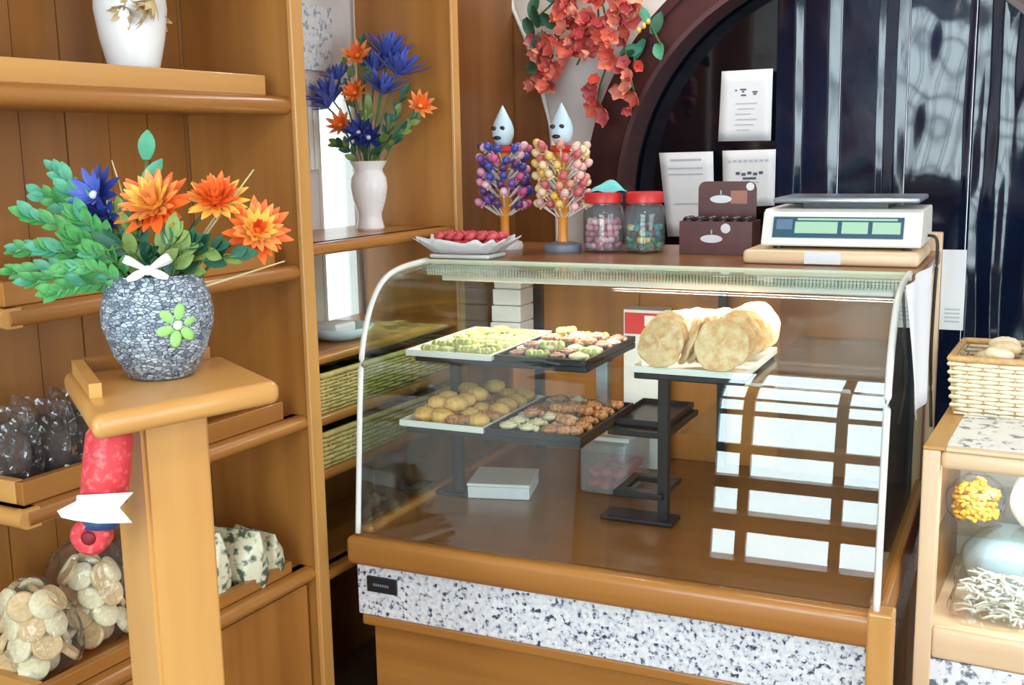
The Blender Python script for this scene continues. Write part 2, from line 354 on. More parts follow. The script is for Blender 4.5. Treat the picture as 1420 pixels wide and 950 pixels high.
while y < Y1 - 0.01:
    yb = min(y + 0.118, Y1)
    obj('back_plank', bx((XBK - 0.012, y, 0), (XBK + (0.0 if k % 2 else 0.002), yb - 0.003, 2.7)), WM['z'], u1); y += 0.118; k += 1
for z in SH:
    s = obj('shelf', bx((XBK + 0.003, Y0 + 0.012, z - 0.035), (XS - 0.03, Y1 - 0.002, z)), WD['y'], u1)
    bm = nosing(B(), XS, z, 0.042 if z > 1.5 else 0.036, Y0 + 0.02, Y1 - 0.002)
    obj('nosing', bm, WD['y'], s, 'auto')
    # return nosing along the open near end, its window light painted as paler wood
    th = 0.036; poly = [(Y0 + 0.045, z - th)] + [(Y0 + th / 2 - th / 2 * math.cos(a), z - th / 2 + th / 2 * math.sin(a)) for a in [(-PI / 2 + PI * q / 8) for q in range(9)]] + [(Y0 + 0.045, z)]
    obj('nosing', prism(B(), poly, 'x', XBK + 0.003, XS - 0.006), WL['x'], s, 'auto')
    lh = 0.045 if z > 0.6 else 0.03
    if z < 2:
        obj('lip', bx((XS - 0.05, Y0 + 0.03, z + 0.0005), (XS - 0.03, Y1 - 0.055, z + lh), 0.002), WL['y'] if z > 1.5 else WD['y'], s)
        obj('lip', bx((XBK + 0.003, Y0 + 0.03, z + 0.0005), (XS - 0.052, Y0 + 0.05, z + lh), 0.002), WL['x'], s)  # near-end lip also in paler wood, standing for window light
for k in range(2):
    ya = Y0 + 0.02 + k * 0.40
    d = obj('cabinet_door', bx((XS - 0.045, ya, 0.06), (XS - 0.022, ya + 0.385, 0.485), 0.004), WD['z'], u1)
    obj('knob', lathe(B(), [(0.004, 0), (0.006, 0.012), (0.012, 0.018), (0.009, 0.026), (0, 0.027)], 12), WL['z'], d, True, TRS((XS - 0.022, ya + 0.04 + 0.3 * (1 - k), 0.42), (0, PI / 2, 0)))
obj('plinth', bx((XBK, Y0 + 0.02, 0), (XS - 0.06, Y1 - 0.002, 0.055)), WB['y'], u1)

# second bay
Z2 = 1.33; Y2 = 2.785
u2 = thing('shelving_unit', 'wooden wall shelf bay holding the small white vase and wicker trays', 'shelf')
obj('side_panel', bx((XBK, Y2, 0), (XS - 0.002, Y2 + 0.03, 2.7)), WD['z'], u2)
obj('edge_strip', bx((XS - 0.002, Y2 - 0.003, 0), (XS + 0.008, Y2 + 0.033, 2.7), 0.003), WL['z'], u2)
for z in (Z2, 1.06, 0.905, 0.765, 0.5):
    s = obj('shelf', bx((XBK + 0.003, Y1 + 0.04, z - 0.028), (XS - 0.03, Y2 - 0.002, z)), WD['y'], u2)
    obj('nosing', nosing(B(), XS, z, 0.03, Y1 + 0.04, Y2 - 0.004), WD['y'], s, 'auto')
for (ya, yb, za, zb) in ((Y1 + 0.04, 2.45, 0, 2.7), (2.452, Y2 - 0.002, 0, 0.97)):
    obj('back_plank', bx((XBK - 0.012, ya, za), (XBK, yb, zb)), WM['z'], u2)
obj('back_panel', bx((XL + 0.001, 2.47, 1.78), (XL + 0.014, 2.68, 1.96)), granite('faint_mosaic', (212, 222, 228), (164, 184, 196), 70), u2)
fp = thing('fluted_panel', 'white fluted panel on the wall beside the narrow window', 'panel', (XL + 0.001, 2.485, 1.50))
for k in range(5):
    obj('slat', bx((0, k * 0.022, 0), (0.016, k * 0.022 + 0.017, 0.255), 0.003), M['whitetrim'], fp)

# ================================================================== DISPLAY CASE
CA = math.radians(3.5); CO = Vector((-1.6, 2.115, 0)); CW = 1.235; CD = 0.97; ZD = 0.62; ZT = 1.262
CX, CY = Vector((math.cos(CA), math.sin(CA), 0)), Vector((-math.sin(CA), math.cos(CA), 0))
def cw(x, y, z): return CO + CX * x + CY * y + Vector((0, 0, z))
PROF = [(0, .622), (.013, .75), (.023, .85), (.034, .95), (.048, 1.05), (.075, 1.13), (.118, 1.195), (.175, 1.235), (.26, 1.253), (.39, 1.259)]
def smooth_prof(P, n=4):
    out = []
    for i in range(len(P) - 1):
        p0, p1, p2, p3 = P[max(i - 1, 0)], P[i], P[i + 1], P[min(i + 2, len(P) - 1)]
        for k in range(n):
            t = k / n
            out.append(tuple(0.5 * (2 * b + (c - a) * t + (2 * a - 5 * b + 4 * c - d) * t * t + (3 * b - a - 3 * c + d) * t ** 3) for a, b, c, d in zip(p0, p1, p2, p3)))
    return out + [P[-1]]
SP = smooth_prof(PROF)
dc = thing('display_case', 'wood and curved glass bakery display case with speckled granite band', 'display case', CO, CA)
obj('base_panel', bx((0.02, 0.035, 0), (CW - 0.02, CD, 0.40)), WD['x'], dc)
obj('base_trim', bx((-0.005, 0.015, 0.375), (CW + 0.005, 0.06, 0.405), 0.006), WD['x'], dc)
gb = obj('granite_band', bx((-0.012, 0.012, 0.405), (CW + 0.004, CD, 0.545), 0.004), M['granite'], dc)
rl = obj('front_rail', bx((-0.022, -0.022, 0.545), (CW + 0.012, 0.03, 0.618), 0.016, 4), WD['x'], dc, 'auto')
obj('deck', bx((0, 0.03, 0.56), (CW, CD, 0.617)), WB['x'], dc)
obj('side_rail', bx((-0.02, 0.03, 0.545), (0.028, CD, 0.632), 0.008), WD['y'], dc)
obj('side_rail', bx((CW - 0.024, 0.03, 0.545), (CW + 0.012, CD, 0.632), 0.008), WD['y'], dc)
obj('corner_post', bx((CW - 0.02, -0.024, 0.0), (CW + 0.03, 0.03, 0.625), 0.005), WL['z'], dc)
pl = obj('name_plate', bx((0.02, 0.004, 0.472), (0.105, 0.0115, 0.512), 0.002), M['black'], dc)
for k in range(7): obj('letter', bx((0.040 + k * 0.0065, 0.003, 0.489), (0.044 + k * 0.0065, 0.0038, 0.4955)), M['grey'], pl)
# curved front glass
bm = B(); grid(bm, lambda u, v: (0.006 + u * (CW - 0.012), *SP[round(v * (len(SP) - 1))]), 2, len(SP) - 1, 0.006)
obj('curved_glass', bm, M['glass'], dc, 'auto')
for s, x0_ in ((0, 0.001), (1, CW - 0.011)):
    side = SP + [(CD - 0.06, 1.259), (CD - 0.06, 0.634), (0.02, 0.634)]
    bm = B(); prism(bm, [(p[0] + 0.004, p[1] - 0.004) for p in side[:-3]] + side[-3:], 'x', x0_ + 0.002, x0_ + 0.008)
    obj('side_glass', bm, M['side_glass'], dc)
    obj('edge_trim', tube(B(), [(x0_ + 0.006, p[0] - 0.004, p[1] + 0.002) for p in SP], 0.0075, 6), M['whitetrim'], dc, True)
# counter top behind the glass
obj('counter_top', bx((-0.02, 0.385, 1.226), (CW + 0.02, CD, ZT), 0.006), WB['x'], dc)
obj('top_rail', bx((0, 0.372, 1.246), (CW, 0.386, 1.264), 0.003), M['lace'], dc)
bm = B()
for k in range(150):
    xx = 0.01 + k * (CW - 0.02) / 150
    box(bm, (xx, 0.376, 1.222), (xx + 0.0052, 0.383, 1.2455))
lf = obj('lace_fringe', bm, M['lace'], dc); lf['kind'] = 'stuff'
obj('back_panel', bx((0.0, CD - 0.05, 0.618), (0.42, CD - 0.035, 1.226)), WD['z'], dc)
obj('back_panel', bx((0.40, CD - 0.03, 0.618), (0.86, CD - 0.015, 1.226)), WD['z'], dc)
obj('back_panel', bx((0.84, CD - 0.05, 0.618), (CW, CD - 0.035, 1.226)), WB['z'], dc)
obj('rear_post', bx((CW - 0.03, CD - 0.034, 0.0), (CW + 0.022, CD + 0.012, 1.31), 0.004), WP['z'], dc)
obj('rear_post', bx((-0.02, CD - 0.034, 0.0), (0.03, CD + 0.012, 1.225), 0.004), WD['z'], dc)
obj('glass_shelf', bx((0.90, 0.24, 1.012), (CW - 0.012, CD - 0.06, 1.020)), M['glass'], dc)
obj('glass_shelf', bx((0.70, 0.42, 0.838), (CW - 0.012, CD - 0.06, 0.846)), M['glass'], dc)
for x in (0.68, 1.20):
    obj('shelf_upright', bx((x - 0.012, CD - 0.075, 0.62), (x + 0.012, CD - 0.052, 1.225)), M['black'], dc)
obj('shelf_upright', bx((0.09, CD - 0.075, 0.62), (0.115, CD - 0.052, 1.225)), M['black'], dc)

cl = obj('case_fill_bar', bx((0.04, 0.40, 1.205), (CW - 0.04, 0.45, 1.2255), 0.004), M['whitetrim'], dc)  # added light bar, brightens the case interior
la = area('case_fill_light', (CW / 2, 0.425, 1.20), (0, 0, 0), CW - 0.1, 0.04, 9, (1.0, 0.90, 0.72)); la.parent = dc
# display stands inside the case
def stand(name, label, x, y, tiers, cols):
    t = thing(name, label, 'stand', cw(x, y, 0.618), CA, 'tray stands in the case')
    top = tiers[-1]
    obj('post', bx((-0.013, -0.013, 0), (0.013, 0.013, top - 0.618), 0.002), M['black'], t)
    obj('foot', bx((-0.16 if cols else -0.06, -0.03, 0), (0.03 if cols else 0.06, 0.05, 0.012), 0.004), M['black'], t)
    for z in tiers:
        xa, xb, ya, yb = cols[z]
        obj('arm', bx((xa - x, ya - y, z - 0.618 - 0.016), (xb - x, ya - y + 0.03, z - 0.618), 0.003), M['black'], t)
        obj('arm', bx((xa - x, yb - y - 0.03, z - 0.618 - 0.016), (xb - x, yb - y, z - 0.618), 0.003), M['black'], t)
        obj('arm', bx((min(xa - x, -0.012), -0.012, z - 0.618 - 0.018), (max(xb - x, 0.012), 0.012, z - 0.618 - 0.0005), 0.003), M['black'], t)
        for xx in ((xa, xb - 0.022)):
            obj('arm', bx((xx - x, min(ya - y, -0.012) + 0.001, z - 0.618 - 0.015), (xx - x + 0.022, yb - y - 0.001, z - 0.618 - 0.001), 0.003), M['black'], t)
    return t
stand('display_stand', 'black two-tier metal stand carrying four pastry trays', 0.085, 0.385, [0.868, 1.036], {0.868: (0.07, 0.54, 0.14, 0.50), 1.036: (0.06, 0.53, 0.21, 0.57)})
stand('display_stand', 'black metal post stand carrying the tray of flat round biscuits', 0.675, 0.36, [0.70, 0.855, 1.028], {0.70: (0.55, 0.68, 0.33, 0.50), 0.855: (0.53, 0.69, 0.40, 0.62), 1.028: (0.64, 0.90, 0.23, 0.56)})
obj('prop', bx((0.395, 0.02, 0.25), (0.425, 0.05, 0.402)), M['steel'], [o for o in bpy.data.objects if o.name.startswith('display_stand')][0])

def tray(label, x0, x1, y0, y1, z, m, rot=0.0, h=0.016):
    cx_, cy_ = (x0 + x1) / 2, (y0 + y1) / 2; t = thing('pastry_tray', label, 'tray', cw(cx_, cy_, z + 0.001), CA + rot)
    a, b = (x1 - x0) / 2, (y1 - y0) / 2
    obj('base', bx((-a + .004, -b + .004, 0), (a - .004, b - .004, 0.004)), m, t)
    for lo, hi in (((-a, -b, 0), (a, -b + .005, h)), ((-a, b - .005, 0), (a, b, h)), ((-a, -b + .005, 0), (-a + .005, b - .005, h)), ((a - .005, -b + .005, 0), (a, b - .005, h))):
        obj('rim', bx(lo, hi, 0.0015), m, t)
    return t
tray('white tray of pistachio pastries at the end of the upper tier', 0.045, 0.285, 0.19, 0.58, 1.036, M['whitetrim'])
tray('dark tray of rose and green sweets on the upper tier', 0.29, 0.53, 0.20, 0.57, 1.036, M['black'])
tray('white tray of yellow buns at the end of the lower tier', 0.055, 0.29, 0.13, 0.51, 0.868, M['whitetrim'])
tray('dark tray of brown pastries on the lower tier', 0.295, 0.545, 0.13, 0.51, 0.868, M['black'])
tray('white tray of flat round biscuits standing on edge', 0.635, 0.905, 0.22, 0.57, 1.028, M['whitetrim'])
tray('empty black tray on the lower arm of the post stand', 0.53, 0.675, 0.385, 0.63, 0.855, M['black'])

def pastry_mesh(nm, m, kind):
    bm = B()
    if kind == 'bun':
        ell(bm, (0, 0, 0.55), (1, 0.9, 0.62), 12, 8, 0.05)
    elif kind == 'roll':
        for q in range(4): ell(bm, (-0.75 + q * 0.5, 0.12 * math.sin(q * 2), 0.42), (0.42, 0.55, 0.42), 10, 6, 0.05)
    elif kind == 'square':
        box(bm, (-0.8, -0.6, 0), (0.8, 0.6, 0.6), 0.14, 2)
    elif kind == 'swirl':
        pts = [(0.8 * (1 - i / 34) * math.cos(i * 0.55), 0.8 * (1 - i / 34) * math.sin(i * 0.55), 0.25 + 0.4 * i / 30) for i in range(31)]
        tube(bm, pts, 0.26, 7, 0.16)
    return shared(nm, bm, m, True if kind != 'square' else 'auto')
PM = {}
for nm, m, k in (('yellow_bun', 'bun', 'bun'), ('brown_roll', 'brown_pastry', 'roll'), ('pistachio_square', 'green_pastry', 'square'), ('rose_swirl', 'pink_pastry', 'swirl'), ('cream_swirl', 'cream_cookie', 'swirl'), ('green_roll', 'green_pastry', 'roll'), ('brown_swirl', 'brown_pastry', 'swirl')):
    PM[nm] = pastry_mesh(nm, M[m], k)
def fill(x0, x1, y0, y1, z, nx, ny, kinds, size, label, group, pile=0, hz=0.62):
    dx, dy = (x1 - x0) / nx, (y1 - y0) / ny
    def put(x, y, zz, a):
        kd = random.choice(kinds); s = size * random.uniform(0.9, 1.08)
        o = bpy.data.objects.new(kd, PM[kd]); COL.objects.link(o)
        o.matrix_world = TRS(cw(x, y, zz), (0, 0, CA + a), s)
        tag(o, label[kd], 'pastry', group)
    for i in range(nx):
        for j in range(ny): put(x0 + dx * (i + .5) + random.uniform(-.004, .004), y0 + dy * (j + .5) + random.uniform(-.004, .004), z + 0.0055, random.choice((0.0, 0.5, -0.4, 0.25)))
    for k in range(pile):
        i, j = random.randrange(nx - 1) if nx > 1 else 0, random.randrange(ny - 1) if ny > 1 else 0
        put(x0 + dx * (i + 1), y0 + dy * (j + 1), z + 0.0055 + size * hz, random.uniform(-1, 1))
L1 = {'pistachio_square': 'small pistachio green square pastry on the upper white tray', 'green_roll': 'pale green rolled pastry on the upper white tray', 'yellow_bun': 'small yellow bun on the upper white tray'}
fill(0.065, 0.27, 0.21, 0.56, 1.036, 4, 6, ['pistachio_square', 'green_roll'], 0.024, L1, 'pistachio pastries', 3)
L2 = {'rose_swirl': 'rose brown swirled sweet on the upper dark tray', 'green_roll': 'pale green roll on the upper dark tray', 'cream_swirl': 'cream swirl on the upper dark tray'}
fill(0.305, 0.52, 0.22, 0.56, 1.036, 4, 6, ['rose_swirl', 'green_roll', 'rose_swirl', 'cream_swirl'], 0.027, L2, 'rose and green sweets', 9)
L3 = {'yellow_bun': 'golden yellow bun on the lower white tray', 'brown_roll': 'browned roll on the lower white tray'}
fill(0.075, 0.28, 0.15, 0.49, 0.868, 4, 6, ['yellow_bun', 'yellow_bun', 'brown_roll'], 0.03, L3, 'yellow buns', 10, 0.95)
L4 = {'brown_swirl': 'brown swirled pastry on the lower dark tray', 'cream_swirl': 'cream coloured swirl pastry on the lower dark tray', 'brown_roll': 'brown rolled pastry on the lower dark tray'}
fill(0.31, 0.53, 0.15, 0.49, 0.868, 4, 6, ['brown_swirl', 'cream_swirl', 'brown_roll', 'cream_swirl'], 0.028, L4, 'brown pastries', 8)
# flat round biscuits, standing on edge in leaning rows
bm = B(); lathe(bm, [(0, 0), (0.9, 0), (1.0, 0.06), (1.0, 0.12), (0.9, 0.17), (0.72, 0.15), (0.6, 0.19), (0.3, 0.17), (0, 0.2)], 24)
for v in bm.verts:
    a = math.atan2(v.co.y, v.co.x); k = 1 + 0.03 * math.sin(3 * a + 1) + 0.025 * math.sin(7 * a); v.co.x *= k; v.co.y *= k; v.co.z *= 1 + 0.25 * math.sin(5 * a + 9 * v.co.length)
BIS = shared('flat_biscuit', bm, M['biscuit'], 'auto')
def biscuit(x, y, z, d, r, label, group):
    o = bpy.data.objects.new('flat_biscuit', BIS); COL.objects.link(o)
    n = (CX * d[0] + CY * d[1] + Vector((0, 0, d[2]))).normalized()
    o.matrix_world = Matrix.Translation(cw(x, y, z)) @ aim(n, random.uniform(0, 6)) @ Matrix.Diagonal((r, r, 0.075, 1))
    tag(o, label, 'biscuit', group)
gB = 'flat biscuits on the white tray'
for k in range(4): biscuit(0.705 - k * 0.004, 0.245 + k * 0.026, 1.096 + 0.002 * k, (-0.25, -1, 0.45), 0.060, 'flat round golden biscuit in the left leaning stack of the biscuit tray', gB)
for k in range(4): biscuit(0.765 + k * 0.018, 0.29 + k * 0.008, 1.098, (-1, -0.35, 0.42), 0.060, 'flat round golden biscuit standing edgewise between the two stacks', gB)
for k in range(6): biscuit(0.845 + k * 0.006, 0.245 + k * 0.040, 1.098 + 0.003 * k, (0.12, -1, 0.45), 0.062, 'flat round golden biscuit in the right leaning stack of the biscuit tray', gB)
for k in range(5): biscuit(0.70 + k * 0.03, 0.40 + 0.015 * k, 1.105, (-0.1, -0.8, 0.8), 0.058, 'flat round golden biscuit at the back of the biscuit tray', gB)

# white carton on the deck, plastic tub, red box at the back
t = thing('pastry_box', 'white cardboard cake box lying on the deck of the case', 'box', cw(0.185, 0.46, 0.618), CA + 0.25)
obj('body', bx((-0.085, -0.08, 0), (0.085, 0.08, 0.032), 0.003), M['paper'], t)
obj('lid', bx((-0.087, -0.082, 0.033), (0.087, 0.082, 0.042), 0.003), M['whitetrim'], t)
t = thing('plastic_tub', 'clear plastic tub with white lid and reddish sweets', 'tub', cw(0.455, 0.62, 0.618), CA)
obj('tub_wall', bx((-0.07, -0.10, 0), (0.07, 0.10, 0.15), 0.012, 3), M['tub'], t, 'auto')
obj('lid', bx((-0.074, -0.104, 0.151), (0.074, 0.104, 0.165), 0.004), M['whitetrim'], t)
SWT = shared('red_sweet', ell(B(), (0, 0, 0), (0.022, 0.018, 0.014), 8, 6, 0.08), M['crimson'], True)
for k in range(30):
    o = obj('red_sweet', SWT, None); o.matrix_world = TRS(cw(0.455 + ((k % 3) - 1) * 0.036, 0.62 + ((k // 3) % 5 - 2) * 0.034, 0.640 + (k // 15) * 0.032), (0, 0, k), 1)
    tag(o, 'reddish sweet inside the clear plastic tub', 'sweet', 'sweets in the plastic tub')
t = thing('red_carton', 'red and white carton standing at the back of the case', 'carton', cw(0.475, 0.84, 0.618), CA)
obj('body', bx((-0.06, -0.04, 0.0), (0.06, 0.04, 0.47), 0.003), M['paper'], t)
obj('panel', bx((-0.055, -0.0425, 0.40), (0.055, -0.041, 0.462)), M['red'], t)
obj('panel', bx((0.005, -0.044, 0.425), (0.045, -0.043, 0.455)), M['paper'], t)
t = thing('napkin_stack', 'pile of white napkins hanging inside the end of the case', 'napkins', cw(0.06, 0.80, 0.99), CA)
for k in range(4): obj('napkin', bx((-0.05 + 0.004 * k, -0.05 + 0.002 * k, k * 0.05), (0.05, 0.05, k * 0.05 + 0.048), 0.004), M['paper'], t)

# ================================================================== THINGS ON THE COUNTER
# doily tray of crimson sweets
t = thing('doily_tray', 'tray lined with white lace paper on the counter end', 'tray', cw(0.085, 0.47, ZT), CA)
obj('dish', bx((-0.09, -0.055, 0.0), (0.09, 0.055, 0.012), 0.006), M['whitetrim'], t)
bm = B()
def doily(u, v):
    a = u * 2 * PI; r = 0.55 + 0.45 * v
    fl = 1 + 0.05 * math.sin(14 * a) * v
    sx = abs(math.cos(a)) ** 0.6 * (1 if math.cos(a) > 0 else -1); sy = abs(math.sin(a)) ** 0.6 * (1 if math.sin(a) > 0 else -1)
    return (0.138 * r * sx * fl, 0.098 * r * sy * fl, 0.014 + 0.045 * max(0, v - 0.2) + 0.006 * math.sin(14 * a) * v)
grid(bm, doily, 84, 4, 0.0015)
obj('lace_paper', bm, M['paper'], t, True)
SW2 = shared('crimson_sweet', ell(B(), (0, 0, 0), (0.017, 0.013, 0.011), 8, 6, 0.1), M['crimson'], True)
for k in range(72):
    i, j, l = k % 6, (k // 6) % 4, k // 24
    o = obj('crimson_sweet', SW2, None); o.matrix_world = TRS(cw(0.085 - 0.08 + i * 0.031 + 0.006 * l + random.uniform(-.004, .004), 0.47 - 0.034 + j * 0.024 + random.uniform(-.004, .004), ZT + 0.025 + 0.017 * l), (0.3 * random.random(), 0, random.random() * 3), 1)
    tag(o, 'crimson sweet heaped on the lace paper tray', 'sweet', 'crimson sweets on the lace tray')

# lollipop stands
STK = shared('stick', tube(B(), [(0, 0, 0), (0, 0, 0.052)], 0.0022, 5), M['whitetrim'])
def lolly_meshes(cols):
    out = []
    for i, c in enumerate(cols):
        m = mat('lolly_wrap_%d_%d' % (len(bpy.data.materials), i), c, 0.3)
        bm = B(); ell(bm, (0, 0, 0.064), (0.011, 0.011, 0.013), 8, 6)
        for q in range(4): ell(bm, (0.006 * math.cos(q * PI / 2), 0.006 * math.sin(q * PI / 2), 0.050), (0.005, 0.005, 0.004), 5, 4)
        out.append(shared('wrapper', bm, m, True))
    return out
def lolly_stand(x, y, label, cols, llabel, group, basecol):
    t = thing('lollipop_stand', label, 'lollipop stand', cw(x, y, ZT), CA + 0.1)
    obj('base', lathe(B(), [(0.052, 0), (0.054, 0.008), (0.05, 0.02), (0.03, 0.026), (0, 0.027)], 24), basecol, t, 'auto')
    obj('pole', lathe(B(), [(0.016, 0.027), (0.013, 0.05), (0.013, 0.09), (0.018, 0.10), (0.018, 0.265), (0.022, 0.27), (0.022, 0.285), (0, 0.286)], 16), M['gold'], t, 'auto')
    obj('collar', lathe(B(), [(0.03, 0.276), (0.034, 0.283), (0.03, 0.295), (0, 0.296)], 16), M['red'], t, 'auto')
    h = obj('head', lathe(B(), [(0.016, 0.296), (0.024, 0.306), (0.031, 0.325), (0.032, 0.342), (0.026, 0.362), (0.016, 0.382), (0.007, 0.40), (0, 0.412)], 18), M['skyblue'], t, True)
    n = Vector((-0.15, -1, 0)).normalized()
    for dx, z, r in ((-0.012, 0.346, 0.008), (0.014, 0.346, 0.008)):
        obj('eye', ell(B(), (dx - 0.006, -0.0285, z), (r, 0.004, r * 0.8), 10, 6), M['cocoa'], h, True)
    obj('mouth', ell(B(), (-0.008, -0.0285, 0.319), (0.013, 0.005, 0.006), 10, 6), M['cocoa'], h, True)
    ms = lolly_meshes(cols)
    for row in range(7):
        for k in range(10):
            a = 2 * PI * (k + 0.5 * (row % 2)) / 10 + random.uniform(-.16, .16)
            z = ZT + 0.098 + row * 0.026; d = Vector((math.cos(a), math.sin(a), random.uniform(0.55, 0.95)))
            p = cw(x, y, z) + Vector((math.cos(a), math.sin(a), 0)) * 0.0182
            lo = bpy.data.objects.new('lollipop', random.choice(ms)); COL.objects.link(lo); lo.matrix_world = Matrix.Translation(p) @ aim(d) @ Matrix.Diagonal((1.1, 1.1, random.uniform(0.85, 1.12), 1))
            tag(lo, llabel, 'lollipop', group)
            s = bpy.data.objects.new('stick', STK); COL.objects.link(s); s.parent = lo
lolly_stand(0.075, 0.73, 'lollipop stand with pale pointed head and pink and purple lollipops', [(214, 96, 150), (120, 84, 170), (74, 84, 168), (222, 150, 178), (238, 190, 200), (90, 60, 110)], 'pink or purple wrapped lollipop on its stand', 'pink and purple lollipops', M['whitetrim'])
lolly_stand(0.27, 0.70, 'lollipop stand on a grey base with yellow and pink lollipops', [(232, 196, 110), (222, 150, 130), (240, 214, 170), (206, 104, 110), (226, 176, 80), (236, 190, 180)], 'yellow or pale pink wrapped lollipop on its stand', 'yellow and pink lollipops', M['grey'])

# sweet jars with red lids
def jar(x, y, label, cols, clabel, group, n, lvl):
    t = thing('sweet_jar', label, 'jar', cw(x, y, ZT), CA)
    obj('jar_wall', lathe(B(), [(0.05, 0.001), (0.056, 0.006), (0.057, 0.05), (0.057, 0.105), (0.052, 0.125), (0.044, 0.132), (0.044, 0.14), (0.041, 0.14), (0.041, 0.13), (0.0495, 0.122), (0.0545, 0.103), (0.0545, 0.008), (0, 0.006)], 28), M['jar_glass'], t, 'auto')
    obj('lid', lathe(B(), [(0.050, 0.134), (0.053, 0.137), (0.053, 0.160), (0.049, 0.165), (0, 0.166)], 28), M['red'], t, 'auto')
    ms = [shared('wrapped_sweet', ell(B(), (0, 0, 0), (0.0125, 0.009, 0.009), 8, 6, 0.06), mat('sweet_wrap_%s_%d' % (group[:4], i), c, 0.3), True) for i, c in enumerate(cols)]
    q = 0
    for lay in range(lvl):
        for k in range(n):
            a = 2 * PI * k / n + lay * 0.4; r = 0.04 if k % 4 else 0.018
            o = obj('wrapped_sweet', random.choice(ms), None)
            o.matrix_world = TRS(cw(x, y, ZT + 0.018 + lay * 0.0165) + Vector((r * math.cos(a), r * math.sin(a), 0)), (random.random(), random.random(), random.random() * 6), 1)
            tag(o, clabel, 'sweet', group)
jar(0.385, 0.72, 'clear glass jar with red lid and pale pink sweets', [(226, 150, 160), (236, 186, 188), (206, 110, 128)], 'pink sweet inside the first glass jar', 'pink sweets in jar', 13, 5)
jar(0.500, 0.735, 'clear glass jar with red lid and green and yellow sweets', [(80, 168, 110), (226, 196, 70), (60, 120, 80), (232, 226, 210), (90, 60, 40), (60, 150, 150)], 'green or yellow wrapped sweet inside glass jar', 'green and yellow sweets in jar', 13, 4)
bm = B(); grid(bm, lambda u, v: (-0.05 + 0.1 * u, -0.03 + 0.06 * v, 0.166 + 0.03 * math.sin(PI * u) * math.sin(PI * v) ** 0.6 + 0.004 * math.sin(9 * u + 4 * v)), 14, 8, 0.002)
o = obj('cleaning_cloth', bm, M['teal'], None, True, TRS(cw(0.40, 0.72, ZT + 0.0005), (0, 0, 0.4))); tag(o, 'teal cloth folded on a red jar lid', 'cloth')

# chocolate display carton
t = thing('chocolate_carton', 'brown chocolate display carton with header card and white oval lettering', 'carton', cw(0.708, 0.76, ZT), CA)
obj('tray_front', bx((-0.098, -0.062, 0), (0.098, -0.058, 0.088)), M['choc'], t)
obj('tray_side', bx((-0.098, -0.058, 0), (-0.094, 0.04, 0.088)), M['choc'], t); obj('tray_side', bx((0.094, -0.058, 0), (0.098, 0.04, 0.088)), M['choc'], t)
obj('tray_bottom', bx((-0.094, -0.058, 0), (0.094, 0.04, 0.004)), M['choc'], t)
hp = [(-0.075, 0.0)] + [(-0.075 + 0.02 - 0.02 * math.cos(a), 0.17 + 0.02 * math.sin(a)) for a in (0, .5, 1.0, PI / 2)] + [(0.085 - 0.02 + 0.02 * math.sin(a), 0.17 + 0.02 * math.cos(a)) for a in (0, .5, 1.0, PI / 2)] + [(0.085, 0.0)]
hd = obj('header_card', prism(B(), hp, 'y', 0.041, 0.045), M['choc'], t)
def logo(par, x, y, z, s=1.0):
    lg = obj('lettering', lathe(B(), [(0.03, 0), (0.03, 0.0008), (0, 0.001)], 20), M['paper'], par, False, TRS((x, y, z), (PI / 2, 0, 0), (s, 0.36 * s, 1)))
    obj('lettering', bx((x - 0.002, y - 0.0008, z + 0.013 * s), (x + 0.002, y, z + 0.024 * s)), M['softink'], par)
logo(hd, -0.012, 0.0405, 0.142); logo(t, -0.01, -0.0625, 0.042)
for px_, pz in ((0.068, 0.176),): obj('sticker', lathe(B(), [(0.011, 0), (0.011, 0.0008), (0, 0.001)], 16), M['paper'], hd, False, TRS((px_, 0.0405, pz), (PI / 2, 0, 0)))
obj('sticker', lathe(B(), [(0.013, 0), (0.013, 0.0008), (0, 0.001)], 16), M['paper'], t, False, TRS((0.028, -0.0625, 0.07), (PI / 2, 0, 0)))
obj('product_print', bx((0.015, 0.0398, 0.13), (0.06, 0.0408, 0.165)), mat('tan_print', (170, 112, 92), 0.5), hd)
CH = shared('chocolate_bonbon', ell(B(), (0, 0, 0), (0.015, 0.014, 0.013), 10, 6, 0.04), M['cocoa'], True)
for k in range(24):
    o = obj('chocolate_bonbon', CH, None); o.matrix_world = TRS(cw(0.708 - 0.08 + (k % 6) * 0.032, 0.76 - 0.042 + ((k // 6) % 2) * 0.034, ZT + 0.06 + 0.028 * (k // 12)), (0, 0, k), 1)
    tag(o, 'dark chocolate bonbon heaped in the brown display carton', 'chocolate', 'bonbons in the carton')

# scale on a wooden board
t = thing('scale_board', 'light wooden board under the shop scale', 'board', cw(1.035, 0.645, ZT), CA)
obj('board', bx((-0.205, -0.155, 0), (0.205, 0.15, 0.035), 0.012, 3), WP['x'], t, 'auto')
tg = obj('price_tag', bx((-0.055, -0.1575, 0.004), (0.03, -0.1555, 0.032)), M['paper'], t)
t = thing('shop_scale', 'white electronic shop scale with green displays and steel platter', 'scale', cw(1.055, 0.66, ZT + 0.0355), CA)
for sx in (-0.15, 0.15):
    for sy in (-0.11, 0.10): obj('foot', lathe(B(), [(0.012, 0), (0.012, 0.008), (0, 0.009)], 12), M['black'], t, False, TRS((sx, sy, 0)))
prof = [(-0.145, 0.008), (-0.15, 0.014), (-0.118, 0.088), (-0.10, 0.095), (0.13, 0.095), (0.14, 0.08), (0.145, 0.008)]
bd = obj('body', prism(B(), prof, 'x', -0.185, 0.185), M['ivory'], t)
mod = bd.modifiers.new('bevel', 'BEVEL'); mod.width = 0.006; mod.segments = 2
sl = math.atan2(0.074, 0.032) ; R_ = Matrix.Translation((0, -0.1352, 0.052)) @ Matrix.Rotation(sl, 4, 'X')
